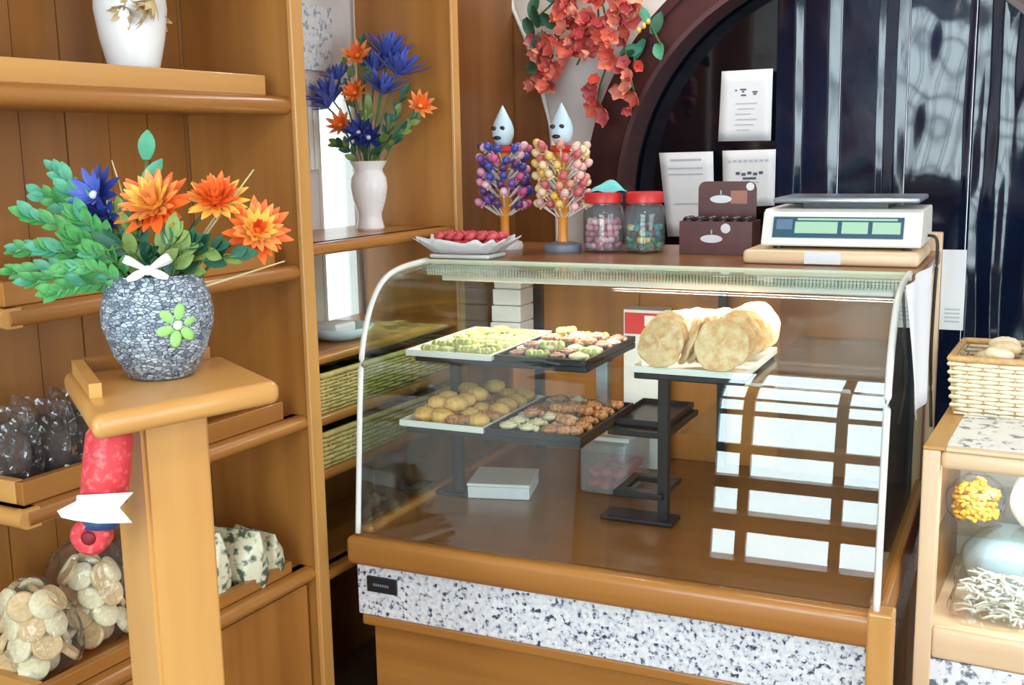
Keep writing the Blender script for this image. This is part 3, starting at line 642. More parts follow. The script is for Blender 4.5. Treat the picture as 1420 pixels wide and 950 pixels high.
dp = obj('display_panel', bx((-0.158, -0.026, -0.001), (0.145, 0.027, 0.0025), 0.001), M['blue_panel'], t, False, R_)
for xa, xb in ((-0.105, -0.005), (0.005, 0.065), (0.075, 0.138)):
    l = obj('lcd_window', bx((xa, -0.015, 0.0026), (xb, 0.014, 0.0034)), M['lcd'], dp)
obj('label_strip', bx((-0.15, -0.006, 0.0026), (-0.112, 0.02, 0.0032)), mat('slate_print', (96, 122, 150), 0.4), dp)
obj('label_strip', bx((-0.10, 0.018, 0.0026), (0.13, 0.023, 0.0032)), M['lcd'], dp)
obj('platter_neck', bx((-0.10, -0.06, 0.095), (0.10, 0.09, 0.108)), M['black'], t)
obj('platter', bx((-0.165, -0.105, 0.109), (0.175, 0.135, 0.122), 0.005), M['steel'], t, 'auto')
pts = [cw(1.235, 0.70, ZT + 0.06), cw(1.262, 0.66, ZT + 0.055), cw(1.270, 0.60, ZT + 0.01), cw(1.268, 0.60, ZT - 0.06), cw(1.262, 0.66, 1.05), cw(1.262, 0.70, 0.95), cw(1.27, 0.66, 0.85)]
o = obj('power_cord', tube(B(), smooth_prof([tuple(p) for p in pts], 6), 0.004, 6), M['cord'], None, True); tag(o, 'dark power cord hanging from the scale down the case end', 'cord')
# white sheet hanging at the end of the case
c4 = [onx(1256, 396, -.338), onx(1291, 366, -.338), onx(1287, 545, -.338), onx(1266, 582, -.338)]
def sheet(u, v):
    a = c4[0].lerp(c4[1], u); b = c4[3].lerp(c4[2], u); p = a.lerp(b, v)
    p.x += 0.006 * math.sin(9 * u + 2 * v); return tuple(p)
o = obj('paper_sheet', grid(B(), sheet, 12, 8, 0.0015), M['paper'], None, True); tag(o, 'white paper sheet hanging on the glass end of the case', 'paper')
p0 = cw(CW + 0.0235, CD - 0.02, 1.05)
o = obj('price_list', bx((0, 0, 0), (0.06, 0.002, 0.215)), M['paper'], None, False, TRS(p0, (0, 0, CA))); tag(o, 'narrow white price list strip behind the case corner', 'paper')
for k in range(4): obj('printed_line', bx((0.012, -0.0008, 0.02 + k * 0.011), (0.05, -0.0001, 0.025 + k * 0.011)), M['softink'], o)

# ================================================================== CURTAIN AND NOTICES IN THE ARCH
XM = ony(1078, 200, 3.86).x
o = obj('dark_window', bx((ACX - AR - 0.05, YB + 0.125, 0.3), (XM + 0.1, YB + 0.135, ACZ + AR + 0.06)), M['darkglass']); tag(o, 'black window glass filling the near half of the arch', 'window')
# the sheet hangs in flat facets and narrow ridges: (pixel column where it starts, slope of the facet)
FAC = [(1070, -.14), (1099, .13), (1111, -.13), (1146, .15), (1163, -.13), (1214, .16), (1224, -.12), (1241, .2), (1256, .035), (1337, -.25), (1346, .14), (1366, -.18), (1386, .12), (1402, -.12), (1440, .10), (1470, -.1), (1520, .1)]
FX = [(ony(p, 200, YB + 0.06).x, sl_) for p, sl_ in FAC]
def slope(x):
    v = FX[0][1]
    for xx, sl_ in FX:
        if x >= xx: v = sl_
    return v
NF = 600; XA, XZ = XM - 0.05, ACX + AR + 0.2
TAB = [0.0]
for k in range(NF): TAB.append(TAB[-1] + slope(XA + (XZ - XA) * k / NF) * (XZ - XA) / NF)
for _ in range(3): TAB = [TAB[0]] + [(TAB[k - 1] + TAB[k] * 2 + TAB[k + 1]) / 4 for k in range(1, NF)] + [TAB[-1]]
tl_ = TAB[-1]; TAB = [v - tl_ * k / NF for k, v in enumerate(TAB)]
def folds(x, z):
    q = (x - XA) / (XZ - XA) * NF + 5 * math.sin(2.3 * z + 6 * x) * (1.9 - z); q = max(0, min(NF - 1.001, q)); k = int(q)
    return TAB[k] + (TAB[k + 1] - TAB[k]) * (q - k)
cols = [XM - 0.01] + [ony(p, 200, YB + 0.06).x for p in (1163, 1256, 1346)] + [ACX + AR + 0.12]
CL = ['glossy black plastic curtain strip hanging next to the pinned notices', 'glossy black plastic curtain strip hanging above the scale display', 'glossy crinkled black plastic curtain strip behind the steel platter edge', 'broad glossy black plastic curtain strip behind the wicker basket']
for i in range(4):
    xa, xb = cols[i] + 0.001, cols[i + 1]; ph = i * 2.1
    def cf(u, v, xa=xa, xb=xb, ph=ph, i=i):
        x = xa + (xb - xa) * u; z = 0.15 + (ACZ + AR - 0.08) * v
        cr = 0.0010 * math.sin(13 * z + 9 * x) * math.sin(21 * x + 5 * z) + (0.0022 * math.sin(17 * z - 20 * x) * math.sin(9 * z + 31 * x) if i > 1 else 0)
        y = YB + 0.07 + folds(x, z) + cr
        return (x, y, z)
    o = obj('plastic_curtain', grid(B(), cf, 70, 90, 0.002), M['blackfilm'], None, True)
    tag(o, CL[i], 'curtain', 'black plastic curtain strips')
def notice(c, label, lines, sw=0.012):
    """c: four pixel corners tl, tr, br, bl"""
    P = [ony(x, y, YB + 0.05) for x, y in c]
    def nf(u, v):
        p = P[0].lerp(P[1], u).lerp(P[3].lerp(P[2], u), v); p.y += 0.006 * math.sin(PI * u) * v; return tuple(p)
    o = obj('notice', grid(B(), nf, 6, 6, 0.0015), M['paper'], None, True); tag(o, label, 'notice', None)
    for (u0, u1, v0, v1, m) in lines:
        bm = B(); grid(bm, lambda u, v: tuple(Vector(nf(u0 + (u1 - u0) * u, v0 + (v1 - v0) * v)) + Vector((0, -0.0022, 0))), 2, 1, 0.0006)
        obj('printed_mark', bm, M[m], o)
L = []
for (a, b, v) in ((.28, .32, .27), (.38, .50, .26), (.42, .46, .29), (.40, .50, .34), (.62, .72, .30), (.64, .70, .33)): L.append((a, b, v, v + .022, 'ink'))
for k in range(6): L.append((.30 + .04 * (k % 2), .72 - .06 * (k % 3), .46 + k * .075, .475 + k * .075, 'softink'))
notice([(1001, 99), (1072, 95), (1069, 195), (996, 196)], 'white notice with cut corner pinned highest on the black window', L)
L = [(.2, .78, .08, .10, 'softink'), (.14, .8, .18, .195, 'softink'), (.14, .8, .25, .265, 'softink'), (.2, .75, .6, .615, 'softink')]
notice([(914, 212), (989, 210), (991, 328), (926, 328)], 'white notice with faint lines standing beside the red lidded jar', L)
L = [(.10 + .1 * k, .17 + .1 * k, .17, .21, 'softink') for k in range(8)] + [(.25 + .11 * k, .33 + .11 * k, .38 + .02 * (k % 2), .43 + .02 * (k % 2), 'ink') for k in range(5)] + [(.38, .64, .48, .52, 'ink'), (.3, .7, .56, .58, 'softink')]
notice([(1002, 209), (1076, 207), (1074, 285), (1003, 288)], 'white notice with bold lines partly hidden by the chocolate carton', L)

# ================================================================== HANGING FLOWER GARLAND
def petal_mesh(nm, m, l, wd, cup=0.25, tip=0.0):
    bm = B()
    def pf(u, v):
        ww = wd * math.sin(PI * min(0.98, (0.12 + 0.86 * v))) ** 0.8
        return ((u - 0.5) * ww, l * v, cup * l * v * v * (1 - tip * v) + 0.25 * ww * abs(2 * u - 1) ** 2)
    grid(bm, pf, 2, 5)
    return shared(nm, bm, m, True)
def multi(nm, petal_params, m, n, tilt, r0):
    bm = B()
    l, wd, cup = petal_params
    for k in range(n):
        a = 2 * PI * k / n; R = Matrix.Rotation(a, 4, 'Z') @ Matrix.Translation((0, r0, 0)) @ Matrix.Rotation(tilt + random.uniform(-.15, .15), 4, 'X')
        def pf(u, v):
            ww = wd * math.sin(PI * min(0.98, 0.12 + 0.86 * v)) ** 0.8
            return R @ Vector(((u - 0.5) * ww, l * v, cup * l * v * v + 0.25 * ww * abs(2 * u - 1) ** 2))
        grid(bm, pf, 2, 3)
    return shared(nm, bm, m, True)
BL = [multi('blossom', (0.042, 0.036, 0.35), M[c], n, t, 0.003) for c in ('coral', 'rose', 'blush') for n, t in ((5, 0.35), (6, 0.75))]
LF = {c: petal_mesh('leaf', M[c], 0.062, 0.034, 0.15) for c in ('greenleaf', 'darkleaf', 'tealleaf', 'olive')}
DG = 3.75
root = ony(815, -60, YB - 0.06)
gar = thing('flower_garland', 'hanging spray of coral and pink artificial flowers on the white pillar', 'flowers', root)
def gpx(x, y, d): return ony(x, y, YB - 0.06 - d) - root
strands = [[(815, -60), (790, 20), (765, 70), (752, 120)], [(815, -60), (830, 20), (815, 60), (800, 90)], [(820, -60), (860, 30), (868, 80), (880, 130)], [(820, -60), (845, 60), (830, 130), (843, 165)], [(815, -60), (770, 0), (740, 30), (728, 60)], [(825, -60), (890, 10), (905, 40), (915, 60)]]
for s in strands:
    obj('stem', tube(B(), smooth_prof([tuple(gpx(x, y, 0.03)) for x, y in s], 4), 0.004, 5), M['stem'], gar, True)
spots = []
for _ in range(46): spots.append((random.uniform(772, 885), random.uniform(-30, 40)))
for _ in range(26): spots.append((random.uniform(775, 850), random.uniform(40, 82)))
for _ in range(20): spots.append((random.gauss(760, 9), random.uniform(50, 122)))
spots += [(742, 55), (749, 110), (752, 122), (765, 118), (818, 122), (826, 132), (820, 142), (828, 150), (843, 160), (836, 156), (822, 115), (866, 88), (876, 108), (884, 92), (858, 124), (870, 150), (882, 132), (860, 95), (876, 118), (872, 42), (868, 50)]
for i, (x, y) in enumerate(spots):
    obj('blossom', random.choice(BL), None, gar, False, Matrix.Translation(gpx(x, y, random.uniform(0.02, 0.13))) @ aim(Vector((random.uniform(-.9, .9), -1, random.uniform(-.7, .6))), random.random() * 6) @ Matrix.Scale(random.uniform(0.75, 1.15), 4))
for (x, y) in [(735, 8), (745, -5), (752, 20), (728, 25), (760, 2), (738, 70), (732, 90), (895, 55), (905, 48), (890, 66), (912, 60), (880, 72), (900, 30), (748, 38), (720, -10), (765, 28)]:
    obj('leaf', LF['darkleaf' if x < 800 else random.choice(['tealleaf', 'darkleaf'])], None, gar, False, Matrix.Translation(gpx(x, y, random.uniform(0.0, 0.09))) @ aim(Vector((random.uniform(-.6, .6), -1, random.uniform(-.3, .6))), random.random() * 6) @ Matrix.Scale(1.3, 4))
for (x, y) in [(886, 42), (893, 36), (899, 30)]:
    obj('bud', ell(B(), tuple(gpx(x, y, 0.12)), (0.008, 0.008, 0.01), 8, 6), M['yellow'], gar, True)

# ================================================================== VASES AND BOUQUETS
def vase(name, label, loc, prof, m=None, n=32):
    t = tag(obj(name, lathe(B(), prof, n), m or M['white'], None, 'auto', Matrix.Translation(loc)), label, 'vase'); return t
def stem_pts(a, b, sag=0.02):
    a, b = Vector(a), Vector(b); mid = a.lerp(b, 0.55) + Vector((0, 0, sag)); return smooth_prof([tuple(a), tuple(mid), tuple(b)], 4)
PET = {c: petal_mesh('petal', M[c], 0.05, 0.017, 0.25) for c in ('orange', 'yellow', 'peach', 'blue', 'deepblue')}
SPIKE = {c: petal_mesh('petal', M[c], 0.06, 0.013, 0.1) for c in ('blue', 'deepblue')}
def daisy(pos, base_, d, label, cat_cols, s=1.0, rings=((16, -0.05), (15, 0.35), (12, 0.7), (8, 1.1)), center='yellow', group=None, pets=None, stem='stem'):
    pets = pets or PET
    f = thing('flower', label, 'flower', base_, 0, group)
    rel = Vector(pos) - Vector(base_)
    obj('stem', tube(B(), stem_pts((0, 0, 0), rel), 0.0028, 5), M[stem], f, True)
    A = Matrix.Translation(rel) @ aim(d)
    for ri, (n, tl) in enumerate(rings):
        for k in range(n):
            a = 2 * PI * (k + 0.5 * (ri % 2)) / n + random.uniform(-.08, .08)
            obj('petal', pets[cat_cols[ri % len(cat_cols)]], None, f, False, A @ Matrix.Rotation(a, 4, 'Z') @ Matrix.Translation((0, 0.005, 0.002 * ri)) @ Matrix.Rotation(tl + random.uniform(-.12, .12), 4, 'X') @ Matrix.Scale(s * random.uniform(0.85, 1.1) * (1 - 0.12 * ri), 4))
    obj('flower_centre', ell(B(), (0, 0, 0), (0.008 * s, 0.008 * s, 0.006 * s), 8, 6), M[center], f, True, A @ Matrix.Translation((0, 0, 0.006)))
    return f
def sprig(base_, tip, label, leafm, n=9, s=1.0, group=None, stem='stem', sag=0.02, fan=0.9):
    f = thing('leaf_sprig', label, 'foliage', base_, 0, group)
    rel = Vector(tip) - Vector(base_); pts = [Vector(p) for p in stem_pts((0, 0, 0), rel, sag)]
    obj('stem', tube(B(), pts, 0.0025, 5), M[stem], f, True)
    for k in range(n):
        t = 0.3 + 0.7 * k / max(1, n - 1); q = t * (len(pts) - 1); i = min(int(q), len(pts) - 2); p = pts[i].lerp(pts[i + 1], q - i)
        tg_ = (pts[i + 1] - pts[i]).normalized(); sd = tg_.cross(-FWD).normalized() * (1 if k % 2 else -1)
        d = tg_ + sd * fan * (1 - 0.5 * t) if k < n - 1 else tg_
        d = d.normalized(); nrm = (BACK + Vector((random.uniform(-.5, .5), random.uniform(-.5, .5), random.uniform(0, .7)))).normalized()
        x = d.cross(nrm).normalized(); z = x.cross(d)
        Rm = Matrix((x, d, z)).transposed().to_4x4()
        obj('leaf', leafm if not isinstance(leafm, list) else random.choice(leafm), None, f, False, Matrix.Translation(p) @ Rm @ Matrix.Scale(s * random.uniform(0.8, 1.15), 4))
    return f

# --- pedestal
ZP = 1.20
ped = thing('pedestal', 'light wooden pedestal with rounded top carrying the mosaic flower pot', 'pedestal', (0, 0, 0))
PT = [Vector((-1.21, 1.02, 0)), Vector((-1.13, 1.317, 0)), Vector((-1.374, 1.453, 0)), Vector((-1.52, 1.23, 0))]
bm = prism(B(), [(p.x, p.y) for p in PT], 'z', ZP - 0.037, ZP)
bmesh.ops.bevel(bm, geom=list(bm.edges), offset=0.015, segments=4, affect='EDGES', profile=0.5)
ptop = obj('top', bm, WL['y'], ped, 'auto')
# raised lips along the two rear edges
def lipq(a, b, h=0.022, w=0.018):
    d = (b - a).normalized(); n = Vector((-d.y, d.x, 0)); c = (PT[0] + PT[1] + PT[2] + PT[3]) / 4
    if (c - a).dot(n) < 0: n = -n
    a2, b2 = a + d * 0.03 + n * 0.012, b - d * 0.03 + n * 0.012
    return prism(B(), [(q.x, q.y) for q in (a2, b2, b2 + n * w, a2 + n * w)], 'z', ZP + 0.0002, ZP + h)
obj('lip', lipq(PT[3], PT[2]), WD['y'], ped); obj('lip', lipq(PT[3], PT[0] + (PT[3] - PT[0]) * 0.25), WL['y'], ped)
fd = (PT[1] - PT[0]).normalized(); fn = Vector((-fd.y, fd.x, 0))
pc = onz(246, 577, ZP - 0.037) + fn * 0.055
def pq(u, v): q = pc + fd * u + fn * v; return (q.x, q.y)
pst = prism(B(), [pq(-0.056, -0.05), pq(0.056, -0.05), pq(0.056, 0.05), pq(-0.056, 0.05)], 'z', 0.0, ZP - 0.0375)
bmesh.ops.bevel(pst, geom=[e for e in pst.edges if abs(e.verts[0].co.z - e.verts[1].co.z) > 0.5], offset=0.006, segments=2, affect='EDGES')
obj('post', pst, WL['z'], ped, 'auto')
obj('foot_plate', prism(B(), [pq(-0.09, -0.08), pq(0.09, -0.08), pq(0.09, 0.08), pq(-0.09, 0.08)], 'z', 0.0, 0.02), WL['x'], ped)
# --- mosaic pot
pp = onz(225, 521, ZP); pp.z = ZP + 0.0003
DP = (pp + Vector((0, 0, .1)) - CAM).dot(FWD)
pot = vase('mosaic_pot', 'round grey mosaic pot with lime green flower inlay on the pedestal', pp, [(0.045, 0), (0.052, 0.004), (0.072, 0.04), (0.086, 0.085), (0.087, 0.105), (0.082, 0.135), (0.071, 0.158), (0.066, 0.165), (0.062, 0.165), (0.066, 0.155), (0.075, 0.12), (0.0, 0.115)], M['mosaic'], 40)
ip = at(252, 453, DP) - pp; az = math.atan2(-ip.y + 0.0, -ip.x)
fc = (at(252, 453, DP - 0.08) - pp); hor = Vector((fc.x, fc.y, 0)).normalized(); cz_ = fc.z
il = obj('inlay_centre', ell(B(), (0, 0, 0), (0.008, 0.008, 0.004), 10, 6), M['lace'], pot, True, Matrix.Translation(hor * 0.087 + Vector((0, 0, cz_))) @ aim(hor))
IP = shared('inlay_petal', ell(B(), (0.021, 0, 0), (0.014, 0.0095, 0.0035), 10, 6), M['greenpatch'], True)
side = Vector((-hor.y, hor.x, 0))
for k in range(6):
    a = 2 * PI * k / 6 + 0.3; off = math.cos(a) * 0.020; hh = (hor * math.sqrt(max(0, 1 - (off / 0.086) ** 2)) + side * (off / 0.086))
    nn = Vector((hh.x, hh.y, 0.05)).normalized(); xx = (side * math.cos(a) + Vector((0, 0, 1)) * math.sin(a)); xx = (xx - nn * xx.dot(nn)).normalized()
    Rm = Matrix((xx, nn.cross(xx), nn)).transposed().to_4x4()
    obj('inlay_petal', IP, None, pot, False, Matrix.Translation(hor * 0.0862 + Vector((0, 0, cz_))) @ Rm)
mouth = pp + Vector((0, 0, 0.12))
def bp(x, y, dd=0.0): return at(x, y, DP + dd)
def mth(): return mouth + Vector((random.uniform(-.035, .035), random.uniform(-.035, .035), 0))
facing = lambda x=0, z=0.3: (BACK + RIGHT * x + Vector((0, 0, z)))
daisy(bp(215, 288, -0.03), mth(), facing(-0.1, 0.7), 'large orange and yellow flower above the middle of the mosaic pot', ['orange', 'peach', 'yellow', 'peach'], 1.15)
daisy(bp(300, 280, 0.0), mth(), facing(0.2, 0.9), 'orange flower with red tips in the mosaic pot, between two others', ['yellow', 'orange', 'orange', 'orange'], 0.95)
daisy(bp(355, 322, 0.0), mth(), facing(0.5, 0.3), 'orange flower leaning out over the shelf edge from the mosaic pot', ['orange', 'peach', 'yellow', 'orange'], 1.0)
daisy(bp(133, 272, 0.0), mth(), facing(-0.3, 0.3), 'blue and white flower among green leaves in the mosaic pot', ['deepblue', 'blue'], 0.95, ((12, 0.1), (9, 0.6)), 'white')
daisy(bp(143, 305, -0.02), mth(), facing(-0.1, -0.2), 'deep blue flower hanging under the blue and white one', ['deepblue'], 0.7, ((10, 0.2), (7, 0.7)), 'deepblue')
gl = [LF['greenleaf'], LF['tealleaf'], LF['greenleaf']]
gg = 'green sprigs in the mosaic pot'
GL = ['leafy green sprig drooping lowest over the shelf from the mosaic pot', 'green sprig standing up beside the blue flower in the mosaic pot']
for q, (x, y, dd, n, sc_) in enumerate(((22, 378, 0, 17, 0.48), (78, 238, 0.02, 13, 0.52), (42, 300, -0.03, 17, 0.5), (75, 405, -0.05, 15, 0.46), (28, 345, 0.03, 16, 0.48), (100, 330, -0.06, 13, 0.55), (130, 350, -0.07, 12, 0.5), (62, 345, -0.06, 17, 0.5), (98, 268, 0.0, 12, 0.55), (60, 270, 0.03, 14, 0.5), (110, 300, -0.05, 12, 0.6), (95, 372, -0.08, 14, 0.45), (45, 390, -0.02, 15, 0.42))):
    sprig(mth(), bp(x, y, dd), GL[q // 3] if q in (0, 3) and q == 0 else (GL[1] if q == 1 else 'leafy bright green sprig spreading from the mosaic pot'), gl, n, sc_, gg)
for (x, y, dd) in ((210, 350, -0.06), (240, 330, -0.05), (265, 340, -0.05), (190, 320, -0.04), (170, 300, -0.02), (300, 345, -0.04), (330, 355, -0.03), (160, 340, -0.05)):
    sprig(mth(), bp(x, y, dd), 'short dark leafy sprig inside the mosaic pot', [LF['olive'], LF['darkleaf']], 8, 0.6, 'dark sprigs in the mosaic pot')
f = sprig(mth(), bp(203, 222, 0.02), 'tall teal pointed leaf rising above the orange flower', [LF['tealleaf']], 3, 0.95)
for (x, y) in ((155, 222), (352, 235), (395, 362), (325, 262)):
    o = obj('twig', tube(B(), [Vector(p) - mouth for p in stem_pts(mouth, bp(x, y, 0.0), 0.0)], 0.003, 5, 0.0012), M['twig'], None, True, Matrix.Translation(mouth)); tag(o, 'thin pale twig sticking out of the mosaic pot', 'twig', 'twigs in the mosaic pot')
bwb = bp(205, 375, -0.085)
t = thing('ribbon_bow', 'white ribbon bow on the rim of the mosaic pot', 'bow', bwb)
for s_, up_ in ((-1, 0.5), (1, 0.6), (-1, -0.5), (1, -0.35)):
    d_ = (RIGHT * s_ + UP * up_).normalized(); n_ = BACK
    bm = grid(B(), lambda u, v: tuple(d_ * (0.040 * math.sin(PI * u) ** 0.8 if up_ > 0 else 0.034 * u) + n_ * (0.012 * math.sin(2 * PI * u) if up_ > 0 else 0.004) + d_.cross(n_) * (v - 0.5) * 0.013 * (0.5 + 0.5 * math.sin(PI * u))), 12, 2, 0.001)
    obj('loop', bm, M['white'], t, True)
obj('knot', ell(B(), (0, 0, 0), (0.008, 0.008, 0.008), 8, 6), M['white'], t, True)

# --- small white vase with blue bouquet (second bay)
vp = onz(514, 319, Z2); vp.z = Z2 + 0.0003
DV = (vp + Vector((0, 0, .1)) - CAM).dot(FWD)
vase('white_vase', 'small white waisted vase on the shelf, holding blue and orange flowers', vp, [(0.036, 0), (0.040, 0.006), (0.034, 0.03), (0.033, 0.045), (0.046, 0.085), (0.052, 0.12), (0.050, 0.145), (0.041, 0.162), (0.040, 0.17), (0.051, 0.188), (0.054, 0.193), (0.049, 0.193), (0.036, 0.17), (0.0, 0.15)])
m2 = vp + Vector((0, 0, 0.155))
def vpx(x, y, dd=0.0): return at(x, y, DV + dd)
def mv(): return m2 + Vector((random.uniform(-.02, .02), random.uniform(-.02, .02), 0))
gb_ = 'blue spiky flowers in the white vase'
for (x, y, dd, s, c) in ((537, 82, 0.0, 1.6, 'blue'), (552, 105, -0.03, 1.6, 'blue'), (520, 100, 0.02, 1.3, 'blue'), (462, 140, 0.0, 1.5, 'blue'), (470, 110, 0.02, 0.9, 'blue'), (530, 130, -0.05, 1.3, 'blue'), (455, 150, 0.02, 1.0, 'blue')):
    daisy(vpx(x, y, dd), mv(), (vpx(x, y, dd) - m2).normalized() + BACK * 0.3, 'spiky blue flower in the small white vase', [c], s, ((9, 0.5), (9, 0.9), (6, 1.25)), 'blue', gb_, SPIKE)
for (x, y, dd) in ((498, 185, -0.06), (512, 192, -0.06)):
    daisy(vpx(x, y, dd), mv(), facing(-0.2, 0.3), 'deep blue flower low over the white vase rim', ['deepblue'], 0.9, ((8, 0.2), (6, 0.7)), 'white', 'deep blue flowers in the white vase')
for (x, y, lab) in ((497, 78, 'small orange flower high in the white vase bouquet'), (493, 130, 'dusty orange flower in the middle of the blue bouquet'), (473, 175, 'orange flower low beside the blue petals over the white vase'), (582, 148, 'orange flower leaning away on the panel side of the white vase')):
    daisy(vpx(x, y, -0.03), mv(), facing(-0.2 if x < 520 else 0.4, 0.3), lab, ['peach', 'orange'], 0.85, ((10, 0.3), (8, 0.8)), 'yellow')
for (x, y, dd) in ((560, 180, 0), (548, 160, -0.03), (480, 90, 0.03), (505, 60, 0.02), (560, 130, 0.03), (470, 200, 0), (530, 195, -0.05), (575, 165, 0.02), (510, 150, -0.03)):
    sprig(mv(), vpx(x, y, dd), 'dark green leafy sprig in the small white vase', [LF['darkleaf'], LF['olive']], 8, 0.55, 'sprigs in the white vase')

# --- tall white vase on the upper shelf
vq = onx(187, 100, -1.84); vq.z = SH[3] + 0.0003
DW = (vq + Vector((0, 0, .1)) - CAM).dot(FWD)
vase('white_vase', 'tall white tapering vase with dried straw flowers on the top shelf', vq, [(0.040, 0), (0.043, 0.004), (0.052, 0.05), (0.066, 0.11), (0.074, 0.17), (0.072, 0.21), (0.062, 0.24), (0.066, 0.255), (0.061, 0.255), (0.055, 0.235), (0.0, 0.2)])
m3 = vq + Vector((0, 0, 0.205))
for k in range(14):
    x, y = random.uniform(160, 258), random.uniform(-45, 22)
    f = thing('dried_flower', 'dried straw coloured flower drooping from the tall white vase', 'flower', m3, 0, 'dried flowers in the tall vase')
    q = at(x, y, DW + random.uniform(-0.09, 0.03)) - m3
    obj('stem', tube(B(), smooth_prof([(0, 0, 0), tuple(q * 0.5 + Vector((0, 0, 0.08))), tuple(q)], 4), 0.002, 5), M['twig'], f, True)
    if k == 0: DRY = multi('seed_head', (0.04, 0.014, 0.3), M['straw'], 9, 0.6, 0.002)
    obj('seed_head', DRY, None, f, False, Matrix.Translation(q) @ aim(Vector((random.uniform(-1, 1), -0.6, random.uniform(-1, .4))), k))

# ================================================================== BAGS ON THE SHELVES
def bag(name, label, cat, loc, sx, sy, sz, rot, m, group=None, seed=0, tied=True, seam=False):
    rnd = random.Random(seed); ph = [rnd.uniform(0, 6) for _ in range(6)]
    def bf(u, v):
        a = 2 * PI * u; zz = v
        pr = (math.sin(PI * min(1, 0.10 + zz * 0.95)) ** 0.55) if tied else (1 - 0.15 * zz)
        cr = 1 + 0.05 * math.sin(5 * a + ph[0] + 3 * zz) + 0.035 * math.sin(11 * a + ph[1] - 5 * zz)
        if tied and zz > 0.9: pr = 0.16 + (zz - 0.9) * 2.2
        ca, sa = math.cos(a), math.sin(a)
        if seam: pr = math.sin(PI * min(1, 0.12 + 0.80 * zz)) ** 0.6; sq = max(0.05, 1 - zz ** 2.2) ** 0.7
        else: sq = 1.0
        return (sx * (pr if not seam else 0.75 + 0.25 * pr) * cr * math.copysign(abs(ca) ** 0.75, ca), sy * pr * sq * cr * math.copysign(abs(sa) ** 0.75, sa), sz * zz)
    t = thing(name, label, cat, loc, rot, group)
    bm = grid(B(), bf, 30, 14); bmesh.ops.remove_doubles(bm, verts=bm.verts, dist=1e-5)
    obj('film', bm, m, t, True)
    return t
# dark loaves in crinkled clear bags on the second shelf
LOAF = shared('loaf', ell(B(), (0, 0, 0), (1, 1, 1), 14, 10, 0.04), mat('dark_rye_loaf', (54, 38, 28), 0.55, rgb2=(84, 58, 40), scale=30, bump=0.3), True)
zsh = SH[1]
for i, (y, x, rz, tilt) in enumerate(((1.35, -1.86, 0.2, 0), (1.43, -1.84, 0.1, 0.25), (1.51, -1.85, -0.1, 0.3), (1.60, -1.84, 0.15, 0.3))):
    t = bag('loaf_bag', ['dark rye loaf in a clear bag at the open end of the shelf', 'dark rye loaf in a crinkled clear bag leaning between two others', 'dark rye loaf in a shiny clear bag, next but one to the shelf end', 'grey shiny clear bag with a dark loaf beside the pedestal top'][i], 'bread bag', (x, y, zsh + 0.001), 0.085, 0.040, 0.165, rz, M['darkfilm'], None, 10 + i, False, True)
    o = obj('dark_loaf', LOAF, None); o.matrix_world = TRS((x, y, zsh + 0.068), (0, 0, rz), (0.07, 0.029, 0.064)); tag(o, 'dark rye loaf inside a clear bag on the shelf', 'bread', 'dark rye loaves in bags')
# biscuit bags on the bottom shelf
bm = B(); lathe(bm, [(0, 0), (0.92, 0), (1, 0.08), (1, 0.2), (0.9, 0.28), (0, 0.28)], 18)
RC = [shared('round_cookie', bm, M['cream_cookie'], 'auto')]
bm = B(); lathe(bm, [(0, 0), (0.92, 0), (1, 0.08), (1, 0.2), (0.9, 0.28), (0.75, 0.25), (0, 0.25)], 18); RC.append(shared('round_cookie', bm, M['tan_cookie'], 'auto'))
zb = SH[0]
labels = ['clear bag of cream coloured cookies nearest the open end of the bottom shelf', 'clear bag of tan cookies tied up tall on the bottom shelf', 'clear bag of cream cookies on the bottom shelf against the pedestal post']
for i, (x, y, sx, sy, sz) in enumerate(((-1.85, 1.375, 0.10, 0.075, 0.19), (-1.87, 1.535, 0.10, 0.075, 0.25), (-1.85, 1.69, 0.10, 0.07, 0.24))):
    bag('cookie_bag', labels[i], 'cookie bag', (x, y, zb + 0.001), sx, sy, sz, 0.1 * i, M['film'], None, 20 + i)
    rn = random.Random(50 + i)
    for k in range(28):
        lv = k // 7; a = 2 * PI * (k % 7) / 7 + lv * 0.5; rr = (0.66 - 0.07 * lv) if (k % 7) else 0.2
        o = obj('round_cookie', RC[(k + i) % 2], None)
        o.matrix_world = Matrix.Translation((x + sx * rr * math.cos(a), y + sy * rr * math.sin(a), zb + 0.033 + lv * 0.040)) @ aim((math.cos(a) + rn.uniform(-.4, .4), math.sin(a) + rn.uniform(-.4, .4), rn.uniform(0.1, 0.9)), 0) @ Matrix.Diagonal((0.030, 0.030, 0.045, 1))
        tag(o, ['round cream or tan cookie in the end bag of the bottom shelf', 'round cream or tan cookie in the tall tied bag', 'round cream or tan cookie in the bag against the post'][i], 'cookie', 'cookies in bag %s' % ['at the shelf end', 'tied tall', 'by the post'][i])
bagp = mat('patterned_bag_print', (222, 218, 188), 0.3, rgb2=(84, 96, 78), scale=42, lo=0.5, hi=0.62, detail=2)
for i, (y, x, rz, sz) in enumerate(((1.80, -1.82, 0.0, 0.17), (1.90, -1.80, 0.15, 0.14), (1.985, -1.81, -0.1, 0.11))):
    bag('snack_bag', ['pale printed snack bag just beyond the pedestal post', 'pale printed snack bag leaning between two others on the bottom shelf', 'smallest pale printed snack bag against the side panel'][i], 'snack bag', (x, y, zb + 0.001), 0.08, 0.046, sz, rz, bagp, None, 30 + i, False, True)

